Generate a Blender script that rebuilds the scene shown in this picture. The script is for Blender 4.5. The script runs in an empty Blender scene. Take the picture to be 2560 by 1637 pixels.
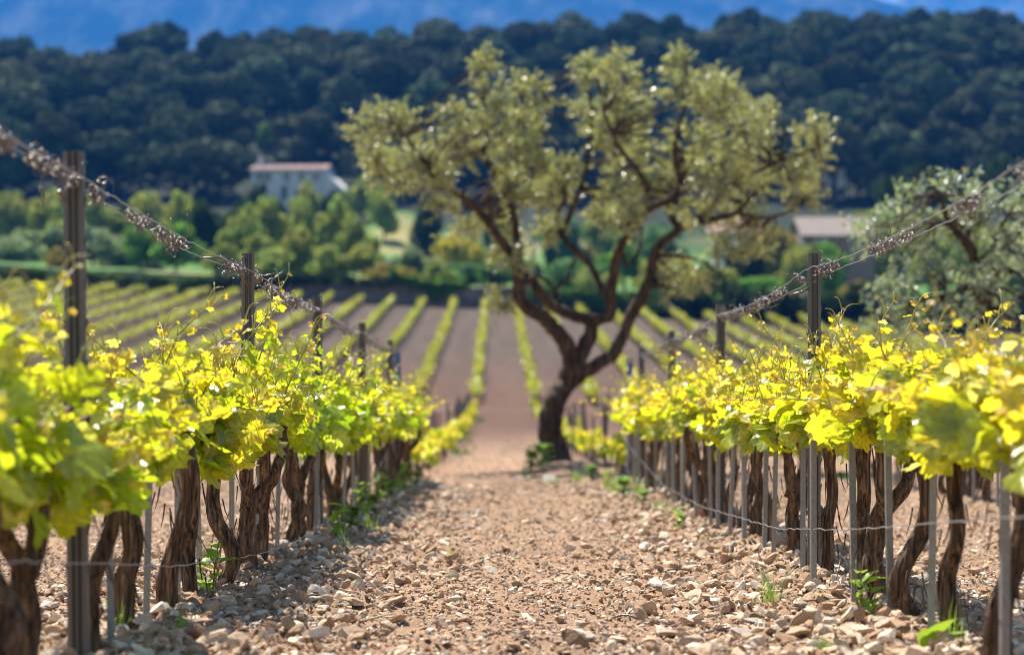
import bpy, bmesh, math
import numpy as np
from mathutils import Vector, Matrix
S = bpy.context.scene
COL = S.collection
R = math.radians
# ------------------------------------------------------------ camera, sky, sun, exposure
F = 85 / 36 * 2560                      # focal length in photograph pixels
cam = bpy.data.cameras.new('camera'); camo = bpy.data.objects.new('camera', cam); COL.objects.link(camo)
camo.location = (0, 0, 0); camo.rotation_euler = (R(90), 0, 0)
cam.lens = 85; cam.sensor_width = 36; cam.clip_start = .1; cam.clip_end = 20000
cam.dof.use_dof = True; cam.dof.focus_distance = 10.1; cam.dof.aperture_fstop = 2.5
S.camera = camo
SUN_AZ, SUN_EL = -30, 57                # degrees; azimuth from +Y towards +X
w = bpy.data.worlds.new('World'); S.world = w; w.use_nodes = True
nt = w.node_tree; bg = nt.nodes['Background']
sky = nt.nodes.new('ShaderNodeTexSky'); sky.sky_type = 'NISHITA'; sky.sun_disc = False
sky.sun_elevation = R(SUN_EL); sky.sun_rotation = R(SUN_AZ); sky.air_density = 1.2; sky.dust_density = .6; sky.ozone_density = 2.0
nt.links.new(sky.outputs[0], bg.inputs[0]); bg.inputs[1].default_value = .06
sd = bpy.data.lights.new('sun', 'SUN'); so = bpy.data.objects.new('sun', sd); COL.objects.link(so)
sd.energy = 5.0; sd.angle = R(.5); sd.color = (1, .93, .82)
to_sun = Vector((math.sin(R(SUN_AZ)) * math.cos(R(SUN_EL)), math.cos(R(SUN_AZ)) * math.cos(R(SUN_EL)), math.sin(R(SUN_EL))))
so.rotation_euler = to_sun.to_track_quat('Z', 'Y').to_euler()
S.view_settings.view_transform = 'Standard'; S.view_settings.look = 'None'; S.view_settings.exposure = 1.5; S.view_settings.gamma = 1
S.cycles.max_bounces = 8; S.cycles.transmission_bounces = 6; S.cycles.diffuse_bounces = 4; S.cycles.use_denoising = True; S.cycles.denoising_prefilter = 'ACCURATE'; S.cycles.filter_width = 1.0; S.cycles.use_adaptive_sampling = False
HAZE = .00015

# ------------------------------------------------------------ small helpers
rng = np.random.default_rng(7)
ORD = ('first second third fourth fifth sixth seventh eighth ninth tenth eleventh twelfth thirteenth fourteenth fifteenth sixteenth '
       'seventeenth eighteenth nineteenth twentieth twenty-first twenty-second twenty-third twenty-fourth twenty-fifth twenty-sixth '
       'twenty-seventh twenty-eighth twenty-ninth thirtieth').split()

def tag(o, label=None, cat=None, group=None, kind=None):
    if label: o['label'] = label
    if cat: o['category'] = cat
    if group: o['group'] = group
    if kind: o['kind'] = kind
    return o

def hash2(ix, iy, s=0):
    h = (ix.astype(np.int64) * 374761393 + iy.astype(np.int64) * 668265263 + s * 974634777) & 0xffffffff
    h = ((h ^ (h >> 13)) * 1274126177) & 0xffffffff
    h = ((h ^ (h >> 16)) * 2246822519) & 0xffffffff
    return ((h ^ (h >> 15)) & 0xffffff) / float(0xffffff)

def vnoise(x, y, s=0):
    x = np.asarray(x, float); y = np.asarray(y, float)
    ix = np.floor(x); iy = np.floor(y); fx = x - ix; fy = y - iy
    fx = fx * fx * (3 - 2 * fx); fy = fy * fy * (3 - 2 * fy)
    a = hash2(ix, iy, s); b = hash2(ix + 1, iy, s); c = hash2(ix, iy + 1, s); d = hash2(ix + 1, iy + 1, s)
    return (a + (b - a) * fx) * (1 - fy) + (c + (d - c) * fx) * fy

def fbm(x, y, s=0, o=4):
    t = 0; a = .5
    for k in range(o):
        t = t + a * vnoise(x * 2 ** k, y * 2 ** k, s + k); a *= .5
    return t / (1 - .5 ** o)

def cells(x, y, s=0):                   # distance to the nearest cell point, and that cell's random value
    ix = np.floor(x); iy = np.floor(y); best = np.full(x.shape, 9.); idv = np.zeros(x.shape)
    for dx in (-1, 0, 1):
        for dy in (-1, 0, 1):
            jx = ix + dx; jy = iy + dy
            d = np.hypot(jx + hash2(jx, jy, s) - x, jy + hash2(jx, jy, s + 1) - y)
            m = d < best; best = np.where(m, d, best); idv = np.where(m, hash2(jx, jy, s + 2), idv)
    return best, idv

def sstep(x, a, b):
    t = np.clip((np.asarray(x, float) - a) / (b - a), 0, 1); return t * t * (3 - 2 * t)

class MB:
    """collects vertices, faces and point colours, and links them as ONE mesh object"""
    def __init__(s): s.V = []; s.F = []; s.C = []; s.n = 0
    def add(s, V, Fs, C=None):
        V = np.asarray(V, float).reshape(-1, 3)
        if not isinstance(Fs, (list, tuple)): Fs = [Fs]
        for f in Fs:
            f = np.asarray(f, int)
            if f.size: s.F.append(f + s.n)
        if C is None: C = np.ones((len(V), 4))
        C = np.asarray(C, float)
        if C.ndim == 1: C = np.broadcast_to(C, (len(V), 4))
        s.V.append(V); s.C.append(C); s.n += len(V)
        return s
    def mesh(s, name, mat=None, smooth=False):
        me = bpy.data.meshes.new(name)
        V = np.concatenate(s.V); C = np.concatenate(s.C)
        loops = np.concatenate([f.ravel() for f in s.F]); tot = np.concatenate([np.full(len(f), f.shape[1]) for f in s.F])
        me.vertices.add(len(V)); me.vertices.foreach_set('co', V.astype(np.float32).ravel())
        me.loops.add(len(loops)); me.loops.foreach_set('vertex_index', loops.astype(np.int32))
        me.polygons.add(len(tot)); st = np.concatenate([[0], np.cumsum(tot)[:-1]])
        me.polygons.foreach_set('loop_start', st.astype(np.int32))
        me.polygons.foreach_set('use_smooth', np.full(len(tot), smooth))
        me.update(calc_edges=True)
        a = me.color_attributes.new('Col', 'FLOAT_COLOR', 'POINT'); a.data.foreach_set('color', C.astype(np.float32).ravel())
        if mat: me.materials.append(mat)
        return me
    def obj(s, name, mat=None, parent=None, smooth=False):
        return link(name, s.mesh(name, mat, smooth), parent)

def link(name, me, parent=None, loc=None):
    o = bpy.data.objects.new(name, me); COL.objects.link(o)
    if parent: o.parent = parent
    if loc is not None: o.location = loc
    return o

def empty(name, loc, rz=0, sc=1):
    o = bpy.data.objects.new(name, None); COL.objects.link(o); o.location = loc; o.rotation_euler = (0, 0, rz)
    o.scale = sc if hasattr(sc, '__len__') else (sc, sc, sc); o.empty_display_size = .1
    return o

def tube(P, rad, n=6, ridge=None, cap=True):
    P = np.asarray(P, float); m = len(P); rad = np.broadcast_to(np.asarray(rad, float), (m,))
    T = np.gradient(P, axis=0); T /= np.linalg.norm(T, axis=1, keepdims=True) + 1e-9
    a = np.array([1., 0, 0]) if abs(T[0][0]) < .8 else np.array([0, 1., 0])
    U = np.zeros_like(P); u = a - T[0] * a.dot(T[0]); u /= np.linalg.norm(u)
    for i in range(m):
        u = u - T[i] * u.dot(T[i]); u /= np.linalg.norm(u) + 1e-9; U[i] = u
    W = np.cross(T, U); th = np.arange(n) * 2 * np.pi / n
    rr = rad[:, None] * np.ones((m, n))
    if ridge is not None: rr = rr * ridge(np.arange(m)[:, None] / (m - 1), th[None, :])
    V = P[:, None] + rr[..., None] * (np.cos(th)[None, :, None] * U[:, None] + np.sin(th)[None, :, None] * W[:, None])
    i = np.arange(m - 1)[:, None] * n; j = np.arange(n)[None, :]; k = (j + 1) % n
    q = np.stack([i + j, i + k, i + n + k, i + n + j], -1).reshape(-1, 4)
    Fs = [q]
    if cap and n > 2: Fs += [np.arange(n)[::-1][None, :], (np.arange(n) + (m - 1) * n)[None, :]]
    return V.reshape(-1, 3), Fs

def box(cx, cy, cz, sx, sy, sz):
    V = np.array([(x, y, z) for z in (-.5, .5) for y in (-.5, .5) for x in (-.5, .5)]) * (sx, sy, sz) + (cx, cy, cz)
    Fq = np.array([(0, 2, 3, 1), (4, 5, 7, 6), (0, 1, 5, 4), (2, 6, 7, 3), (0, 4, 6, 2), (1, 3, 7, 5)])
    return V, Fq

def rnd_rot(n, r):
    q = r.normal(size=(n, 4)); q /= np.linalg.norm(q, axis=1, keepdims=True); a, b, c, d = q.T
    return np.stack([np.stack([1 - 2 * (c * c + d * d), 2 * (b * c - a * d), 2 * (b * d + a * c)], -1),
                     np.stack([2 * (b * c + a * d), 1 - 2 * (b * b + d * d), 2 * (c * d - a * b)], -1),
                     np.stack([2 * (b * d - a * c), 2 * (c * d + a * b), 1 - 2 * (b * b + c * c)], -1)], 1)

def unit(v): return v / (np.linalg.norm(v, axis=-1, keepdims=True) + 1e-9)

# ------------------------------------------------------------ materials
def new_mat(name):
    m = bpy.data.materials.new(name); m.use_nodes = True; t = m.node_tree
    for n in list(t.nodes): t.nodes.remove(n)
    o = t.nodes.new('ShaderNodeOutputMaterial')
    return m, t, o

def N(t, typ, **k):
    n = t.nodes.new(typ)
    for a, b in k.items(): setattr(n, a, b)
    return n

def noise(t, scale, detail=4, vec=None, rough=.55):
    n = N(t, 'ShaderNodeTexNoise'); n.inputs['Scale'].default_value = scale; n.inputs['Detail'].default_value = detail; n.inputs['Roughness'].default_value = rough
    if vec: t.links.new(vec, n.inputs['Vector'])
    return n

def ramp(t, fac, stops):
    r = N(t, 'ShaderNodeValToRGB'); e = r.color_ramp.elements
    while len(e) < len(stops): e.new(.5)
    for k, (p, c) in enumerate(stops): e[k].position = p; e[k].color = (*c, 1)
    t.links.new(fac, r.inputs[0]); return r

def mixc(t, a, b, fac=1., mode='MULTIPLY'):
    m = N(t, 'ShaderNodeMix', data_type='RGBA', blend_type=mode)
    for sock, v in ((m.inputs[6], a), (m.inputs[7], b), (m.inputs[0], fac)):
        if hasattr(v, 'links'): t.links.new(v, sock)
        else: sock.default_value = v if not hasattr(v, '__len__') else (*v, 1)
    return m.outputs[2]

def simple_mat(name, col, rough=.7, metal=0, nscale=20, namt=.35, bump=0, spec=.4, stretch=None):
    m, t, o = new_mat(name)
    p = N(t, 'ShaderNodeBsdfPrincipled'); p.inputs['Roughness'].default_value = rough; p.inputs['Metallic'].default_value = metal
    p.inputs['Specular IOR Level'].default_value = spec
    tc = N(t, 'ShaderNodeTexCoord'); v = tc.outputs['Object']
    if stretch:
        mp = N(t, 'ShaderNodeMapping'); mp.inputs['Scale'].default_value = stretch; t.links.new(v, mp.inputs[0]); v = mp.outputs[0]
    n = noise(t, nscale, 5, v)
    r = ramp(t, n.outputs[0], [(.3, tuple(c * (1 - namt) for c in col)), (.7, tuple(min(1, c * (1 + namt)) for c in col))])
    a = N(t, 'ShaderNodeAttribute', attribute_name='Col')
    t.links.new(mixc(t, r.outputs[0], a.outputs[0]), p.inputs['Base Color'])
    if bump:
        b = N(t, 'ShaderNodeBump'); b.inputs['Strength'].default_value = bump; b.inputs['Distance'].default_value = .01
        t.links.new(n.outputs[0], b.inputs['Height']); t.links.new(b.outputs[0], p.inputs['Normal'])
    t.links.new(p.outputs[0], o.inputs[0])
    return m

def leaf_mat(name, refl=(1, 1, 1), trans=(1, 1, 1), tfac=.5, gloss=.06, rough=.35, use_obj=True, gtint=(1, 1, 1), vein=False):
    """diffuse + translucent leaf; its own colour is the point colour times the object colour"""
    m, t, o = new_mat(name)
    a = N(t, 'ShaderNodeAttribute', attribute_name='Col'); c = a.outputs[0]
    if use_obj:
        oi = N(t, 'ShaderNodeObjectInfo'); c = mixc(t, c, oi.outputs['Color'])
    if vein:
        pw = N(t, 'ShaderNodeMath', operation='POWER'); t.links.new(a.outputs['Alpha'], pw.inputs[0]); pw.inputs[1].default_value = 7
        mu = N(t, 'ShaderNodeMath', operation='MULTIPLY'); t.links.new(pw.outputs[0], mu.inputs[0]); mu.inputs[1].default_value = .55
        nz = noise(t, 55, 3, N(t, 'ShaderNodeTexCoord').outputs['Object'])
        rr = ramp(t, nz.outputs[0], [(.3, (.6, .66, .5)), (.7, (1.15, 1.13, 1.1))])
        c = mixc(t, c, rr.outputs[0]); c = mixc(t, c, (.45, .55, .3), mu.outputs[0])
    d = N(t, 'ShaderNodeBsdfDiffuse'); t.links.new(mixc(t, c, refl), d.inputs[0])
    tr = N(t, 'ShaderNodeBsdfTranslucent'); t.links.new(mixc(t, c, trans), tr.inputs[0])
    mx = N(t, 'ShaderNodeMixShader'); mx.inputs[0].default_value = tfac; t.links.new(d.outputs[0], mx.inputs[1]); t.links.new(tr.outputs[0], mx.inputs[2])
    g = N(t, 'ShaderNodeBsdfGlossy'); g.inputs['Roughness'].default_value = rough; g.inputs[0].default_value = (*gtint, 1)
    m2 = N(t, 'ShaderNodeMixShader'); m2.inputs[0].default_value = gloss; t.links.new(mx.outputs[0], m2.inputs[1]); t.links.new(g.outputs[0], m2.inputs[2])
    if vein:
        b = N(t, 'ShaderNodeBump'); b.inputs['Strength'].default_value = .5; b.inputs['Distance'].default_value = .004
        t.links.new(nz.outputs[0], b.inputs['Height'])
        for s_ in (d, tr, g): t.links.new(b.outputs[0], s_.inputs['Normal'])
    t.links.new(m2.outputs[0], o.inputs[0])
    return m

def ground_mat():
    m, t, o = new_mat('stony_soil')
    p = N(t, 'ShaderNodeBsdfPrincipled'); p.inputs['Roughness'].default_value = .95; p.inputs['Specular IOR Level'].default_value = .15
    g = N(t, 'ShaderNodeNewGeometry'); a = N(t, 'ShaderNodeAttribute', attribute_name='Col')
    n1 = noise(t, 45, 6, g.outputs['Position'], .7); n2 = noise(t, 1.3, 4, g.outputs['Position'])
    r1 = ramp(t, n1.outputs[0], [(.25, (.55, .5, .46)), (.5, (.95, .95, .95)), (.75, (1.35, 1.38, 1.4))])
    r2 = ramp(t, n2.outputs[0], [(.3, (.86, .84, .82)), (.7, (1.1, 1.1, 1.1))])
    t.links.new(mixc(t, mixc(t, a.outputs[0], r1.outputs[0]), r2.outputs[0]), p.inputs['Base Color'])
    b = N(t, 'ShaderNodeBump'); b.inputs['Strength'].default_value = .6; b.inputs['Distance'].default_value = .012
    t.links.new(n1.outputs[0], b.inputs['Height']); t.links.new(b.outputs[0], p.inputs['Normal'])
    t.links.new(p.outputs[0], o.inputs[0])
    return m

def bark_mat(name, dark, light, sc=(60, 60, 5), bump=.9):
    m, t, o = new_mat(name)
    p = N(t, 'ShaderNodeBsdfPrincipled'); p.inputs['Roughness'].default_value = .85; p.inputs['Specular IOR Level'].default_value = .25
    tc = N(t, 'ShaderNodeTexCoord'); mp = N(t, 'ShaderNodeMapping'); mp.inputs['Scale'].default_value = sc; t.links.new(tc.outputs['Object'], mp.inputs[0])
    n = noise(t, 1, 6, mp.outputs[0], .65); n.inputs['Distortion'].default_value = .6
    r = ramp(t, n.outputs[0], [(.36, dark), (.5, tuple(x * .7 + y * .3 for x, y in zip(dark, light))), (.66, light)])
    a = N(t, 'ShaderNodeAttribute', attribute_name='Col')
    t.links.new(mixc(t, r.outputs[0], a.outputs[0]), p.inputs['Base Color'])
    b = N(t, 'ShaderNodeBump'); b.inputs['Strength'].default_value = bump; b.inputs['Distance'].default_value = .012
    t.links.new(n.outputs[0], b.inputs['Height']); t.links.new(b.outputs[0], p.inputs['Normal'])
    t.links.new(p.outputs[0], o.inputs[0])
    return m

M = dict(
    ground=ground_mat(),
    stone=simple_mat('limestone', (.92, .92, .92), .9, 0, 60, .25, .4, .2),
    post=simple_mat('weathered_galvanised_steel', (.12, .112, .105), .5, .35, 25, .1, .03, .5, (1, 1, .3)),
    stake=simple_mat('pale_galvanised_steel', (.23, .23, .22), .5, .35, 40, .18, .05, .5, (3, 3, 1)),
    blue=simple_mat('blue_paint', (.05, .1, .24), .5, 0, 30, .2),
    wire=simple_mat('zinc_wire', (.36, .36, .37), .35, .7, 40, .2),
    tendril=simple_mat('dry_tendril', (.085, .05, .033), .3, 0, 60, .4, .2, .9),
    bark=bark_mat('vine_bark', (.01, .006, .0035), (.3, .185, .105), (70, 70, 5)),
    obark=bark_mat('olive_bark', (.018, .011, .008), (.13, .085, .05), (14, 14, 4)),
    vine_leaf=leaf_mat('vine_leaf', (.66, .72, .4), (1.08, 1.08, .8), .66, .045, .32, vein=True),
    stem=leaf_mat('green_stem', (.8, .8, .8), (1, 1, 1), .35, .07, .35, use_obj=False),
    far_leaf=leaf_mat('far_vine_leaf', (.75, .75, .75), (1, 1, 1), .5, .03, .4),
    olive_leaf=leaf_mat('olive_leaf', (.95, 1, 1), (1.05, 1.02, .5), .45, .06, .3),
    tree_leaf=leaf_mat('tree_foliage', (1, 1, 1), (1.1, 1.15, .5), .5, .004, .6),
    pine_leaf=leaf_mat('pine_needles', (1, 1, 1), (1, 1, .6), .12, .003, .6),
    weed=leaf_mat('weed_leaf', (.8, .8, .8), (1, 1, .8), .5, .05, .35),
    straw=simple_mat('dry_straw', (.45, .34, .2), .7),
    mountain=None,
    wall=simple_mat('field_stone', (.17, .145, .13), .9, 0, 1.6, .45, .5),
    render=simple_mat('pale_render', (.56, .545, .51), .9, 0, 1.2, .12),
    roof=simple_mat('clay_tile', (.27, .18, .15), .85, 0, 3, .3),
    greyroof=simple_mat('weathered_tile', (.2, .165, .145), .85, 0, 3, .25),
    shutter=simple_mat('painted_shutter', (.10, .12, .13), .6),
    glass=simple_mat('window_glass', (.03, .04, .05), .08, 0, 5, .1, 0, .8),
    carwhite=simple_mat('white_car_paint', (.75, .76, .78), .2, 0, 5, .03, 0, .7),
    cardark=simple_mat('dark_car_paint', (.03, .035, .05), .2, 0, 5, .05, 0, .7),
    rubber=simple_mat('rubber', (.02, .02, .02), .8),
)

# ------------------------------------------------------------ terrain
KN = [(-20, 0), (0, -.75), (14, -1.275), (27.5, -1.78), (36, -2.07), (45, -2.35), (70, -3.0), (92, -3.27), (102, -3.2), (112, -2.85), (140, -1.5), (170, .0),
      (190, 1.2), (196, 1.5), (196.8, 1.56), (197.3, 3.0), (200, 3.2), (230, 4.0), (262, 5.3), (300, 7.6), (350, 13), (400, 21.5), (450, 33), (500, 45),
      (550, 55.5), (590, 61), (625, 62.5), (660, 57), (760, 30), (1000, 18), (1500, 25), (3000, 30), (9000, 30)]
def pchip(k):
    x = np.array([a for a, _ in k], float); y = np.array([b for _, b in k], float); h = np.diff(x); d = np.diff(y) / h; m = np.zeros(len(x))
    for i in range(1, len(x) - 1):
        if d[i - 1] * d[i] > 0:
            a, b = 2 * h[i] + h[i - 1], h[i] + 2 * h[i - 1]; m[i] = (a + b) / (a / d[i - 1] + b / d[i])
    m[0], m[-1] = d[0], d[-1]
    def f(q):
        q = np.clip(np.asarray(q, float), x[0], x[-1]); i = np.clip(np.searchsorted(x, q) - 1, 0, len(h) - 1); t = (q - x[i]) / h[i]
        return (y[i] * (1 + 2 * t) * (1 - t) ** 2 + m[i] * h[i] * t * (1 - t) ** 2 + y[i + 1] * t * t * (3 - 2 * t) + m[i + 1] * h[i] * t * t * (t - 1))
    return f
PROF = pchip(KN)
def row_left(d): return .0033 * d - 1.243
def row_right(d): return .0005 * d + 1.369
def row_far(k, d): return -1.08 + 2.48 * k - .0063 * (d - 27.5)
def zg(x, y):
    x = np.asarray(x, float); y = np.asarray(y, float)
    z = PROF(y) - .044 * np.clip(x + 2, -70, 70) * sstep(y, 60, 170) * (1 - sstep(y, 260, 420))
    z = z + .045 * np.clip(x, -200, 200) * sstep(y, 400, 600)
    z = z + (fbm(x / 60, y / 60, 3) - .5) * 9 * sstep(y, 420, 560) + (fbm(x / 18, y / 18, 4) - .5) * 1.2 * sstep(y, 205, 260)
    z = z + 5.5 * np.exp(-(((x + 14.5) / 6.5) ** 2 + ((y - 318) / 22) ** 2))
    for rw in (row_left(y), row_right(y), row_right(y) + 2.58):
        z = z + .045 * np.exp(-((x - rw) / .3) ** 2) * (1 - sstep(y, 26, 29))
    z = z + .16 * np.exp(-(((x - .85) / .8) ** 2 + ((y - 32.6) / 1.2) ** 2))
    return z
def detail(x, y):
    near = 1 - sstep(y, 26, 45)
    d1, i1 = cells(x / .085, y / .085, 11); d2, i2 = cells(x / .033, y / .033, 21)
    side = np.minimum(np.abs(x - row_left(y)), np.abs(x - row_right(y))); lane = .55 + .75 * np.exp(-(side / .5) ** 2)
    z = (.04 * i1 * np.clip(.62 - d1, 0, 1) ** .8 + .02 * i2 * np.clip(.6 - d2, 0, 1) ** .8) * 1.7 * lane
    return z * near * (np.abs(x) < 7) + (fbm(x * 2, y * 2, 31) - .5) * .05 * near

def px(x, y, d): return Vector(((x - 1280) / F * d, d, (818 - y) / F * d))   # a measured photograph pixel at a known distance

ys = np.concatenate([np.arange(-12, 5.5, .5), np.arange(5.5, 7, .05), np.arange(7, 14, .022), np.arange(14, 22, .04), np.arange(22, 40, .09), np.arange(40, 60, .4), np.arange(60, 196, 1.2),
                     [196, 196.4, 196.8, 197.05, 197.3, 198, 199], np.arange(200, 320, 2), np.arange(320, 700, 6), np.arange(700, 1600, 60), np.arange(1600, 9001, 400)])
xp = np.concatenate([np.arange(0, 2.4, .022), np.arange(2.4, 5, .05), np.arange(5, 8, .15), np.arange(8, 60, 1.5), np.arange(60, 200, 6), np.arange(200, 800, 50), np.arange(800, 4001, 400)])
xs = np.concatenate([-xp[:0:-1], xp])
X, Y = np.meshgrid(xs, ys); Z = zg(X, Y)
sel = (Y < 46) & (np.abs(X) < 8); Z[sel] += detail(X[sel], Y[sel])
C = np.ones(X.shape + (4,))
def cm(a, b, t): return np.asarray(a)[None, None] * (1 - t[..., None]) + np.asarray(b)[None, None] * t[..., None]
tan = (.37, .235, .148); red = (.098, .052, .033); grey = (.076, .053, .039); grass = (.075, .17, .03); scrub = (.014, .022, .01); dry = (.26, .24, .09)
c = cm(tan, red, sstep(Y, 24, 80)); c = c * (1 - sstep(Y, 95, 150)[..., None]) + np.array(grey) * sstep(Y, 95, 150)[..., None]  # far soil differs in hue; shade of backlit clods also darkens its colour
patch = fbm(X / 14, Y / 14, 41); gz = sstep(Y, 196.9, 197.4)
g2 = cm(grass, dry, sstep(patch, .6, .75)); c = c * (1 - gz[..., None]) + g2 * gz[..., None]
hz = sstep(Y, 300, 380); c = c * (1 - hz[..., None]) + np.array(scrub) * hz[..., None]  # hillside ground darkened: shade under the wood is put into its colour
trk = np.exp(-((Y - 97.5) / 1.2) ** 2); trk = trk * sstep(fbm(X / 2.5, Y / 2, 88), .35, .65); c = c * (1 - .4 * trk[..., None]) + np.array((.3, .22, .15)) * .4 * trk[..., None]
st8 = fbm(X / .6, Y / 9, 91) * sstep(Y, 26, 40); c = c * (1 + .5 * (st8[..., None] - .45))
bank = np.exp(-(((X + 14) / 6) ** 2 + ((Y - 306) / 18) ** 2))
C[..., :3] = c
ny, nx = X.shape; i = np.arange(ny - 1)[:, None] * nx + np.arange(nx - 1)[None, :]
q = np.stack([i, i + 1, i + nx + 1, i + nx], -1).reshape(-1, 4)
mb = MB(); mb.add(np.stack([X, Y, Z], -1).reshape(-1, 3), q, C.reshape(-1, 4))
tag(mb.obj('ground', M['ground'], smooth=True), 'stony red-brown vineyard ground running up to the wooded hills', kind='structure')

# ------------------------------------------------------------ mountains
def mountain_mat():
    m, t, o = new_mat('wooded_limestone')
    p = N(t, 'ShaderNodeBsdfDiffuse'); g = N(t, 'ShaderNodeNewGeometry'); a = N(t, 'ShaderNodeAttribute', attribute_name='Col')
    mp = N(t, 'ShaderNodeMapping'); mp.inputs['Scale'].default_value = (.013, .006, .007); mp.inputs['Rotation'].default_value = (0, .4, 0); t.links.new(g.outputs['Position'], mp.inputs[0])
    n = noise(t, 1, 8, mp.outputs[0], .65)
    r = ramp(t, n.outputs[0], [(.4, (.012, .022, .016)), (.52, (.05, .06, .045)), (.66, (.12, .12, .11))])
    t.links.new(mixc(t, r.outputs[0], a.outputs[0]), p.inputs[0]); t.links.new(p.outputs[0], o.inputs[0])
    return m
M['mountain'] = mountain_mat()
def mountain(name, label, D, d0, sky_pts, seed, tint, x0, x1):
    xx = np.linspace(x0, x1, 220); tt = np.linspace(0, 1, 70)
    ridge = (818 - np.interp(xx / D * F + 1280, [a for a, _ in sky_pts], [b for _, b in sky_pts])) / F * D
    XX, TT = np.meshgrid(xx, tt); YY = d0 + (D - d0) * TT + 0 * XX; YY = np.where(TT > .9, d0 + (D - d0) * (.9 + (TT - .9) * 1), YY)
    base = 20
    ZZ = base + (ridge[None, :] - base) * TT ** 1.15
    ZZ = ZZ + (fbm(XX / 420, YY / 800, seed, 5) - .5) * 400 * TT * (1 - TT) * 2 + (fbm(XX / 90, YY / 150, seed + 9, 3) - .5) * 40 * TT
    XX = np.concatenate([XX, XX[-1:]]); YY = np.concatenate([YY, YY[-1:] + 900]); ZZ = np.concatenate([ZZ, ZZ[-1:] * .3])
    ny, nx = XX.shape; i = np.arange(ny - 1)[:, None] * nx + np.arange(nx - 1)[None, :]
    q = np.stack([i, i + 1, i + nx + 1, i + nx], -1).reshape(-1, 4)
    mb = MB(); mb.add(np.stack([XX, YY, ZZ], -1).reshape(-1, 3), q, np.array((*tint, 1)))
    tag(mb.obj(name, M['mountain'], smooth=True), label, kind='structure')
mountain('mountain', 'hazy blue wooded mountain filling the top of the view', 5000, 3700,
         [(-1500, 20), (-400, -70), (600, -110), (1500, -90), (1950, -60), (2120, -28), (2215, 4), (2240, 14), (2330, 40), (3600, 160)], 51, (1, 1, 1), -2300, 2300)
mountain('mountain', 'paler rocky mountain flank at the upper right behind the pines', 7200, 5900,
         [(1500, 200), (2100, 90), (2180, 28), (2225, 8), (2262, -14), (2400, -60), (2700, -150), (3600, -260)], 77, (2.3, 2.1, 1.9), 400, 3300)

# ------------------------------------------------------------ background trees
def cards(P, nrm, size, r, C, jit=.5):
    """n small bent leaf-clump faces at P, turned roughly along nrm"""
    n = len(P); nn = unit(nrm + r.normal(size=(n, 3)) * jit); u = unit(np.cross(nn, r.normal(size=(n, 3)))); v = np.cross(nn, u)
    s = size * r.uniform(.6, 1.3, (n, 1)); a = r.uniform(.55, 1, (n, 1))
    V = np.stack([P - u * s, P - v * s * a + nn * s * .25, P + u * s, P + v * s * a - nn * s * .2], 1)
    return V.reshape(-1, 3), np.arange(n * 4).reshape(n, 4), np.repeat(C, 4, 0)

def crown_blobs(blobs, n, size, r, cvar=.3, gap=.3, tip=None):
    """leaf clumps through the volume of overlapping blobs, with gaps"""
    B = np.array(blobs, float); vol = B[:, 3] ** 2; k = r.choice(len(B), n, p=vol / vol.sum())
    dirs = unit(r.normal(size=(n, 3))); rad = r.uniform(.45, 1.08, (n, 1)) ** .35
    P = B[k, :3] + dirs * rad * B[k, 3:4] * np.array([1, 1, B[0, 4] if B.shape[1] > 4 else 1])
    keep = vnoise(P[:, 0] * 9 + P[:, 2] * 7, P[:, 1] * 9 - P[:, 2] * 5, 5) > gap
    P = P[keep]; dirs = dirs[keep]; m = len(P)
    b = 1 + cvar * r.normal(size=(m, 1)); col = np.concatenate([np.clip(b, .4, 1.8) * np.ones((m, 3)), np.ones((m, 1))], 1)
    col[:, 0] *= 1 + .35 * (vnoise(P[:, 0] * 5, P[:, 2] * 5, 8) - .35)
    return cards(P, dirs, size, r, col)

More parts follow.
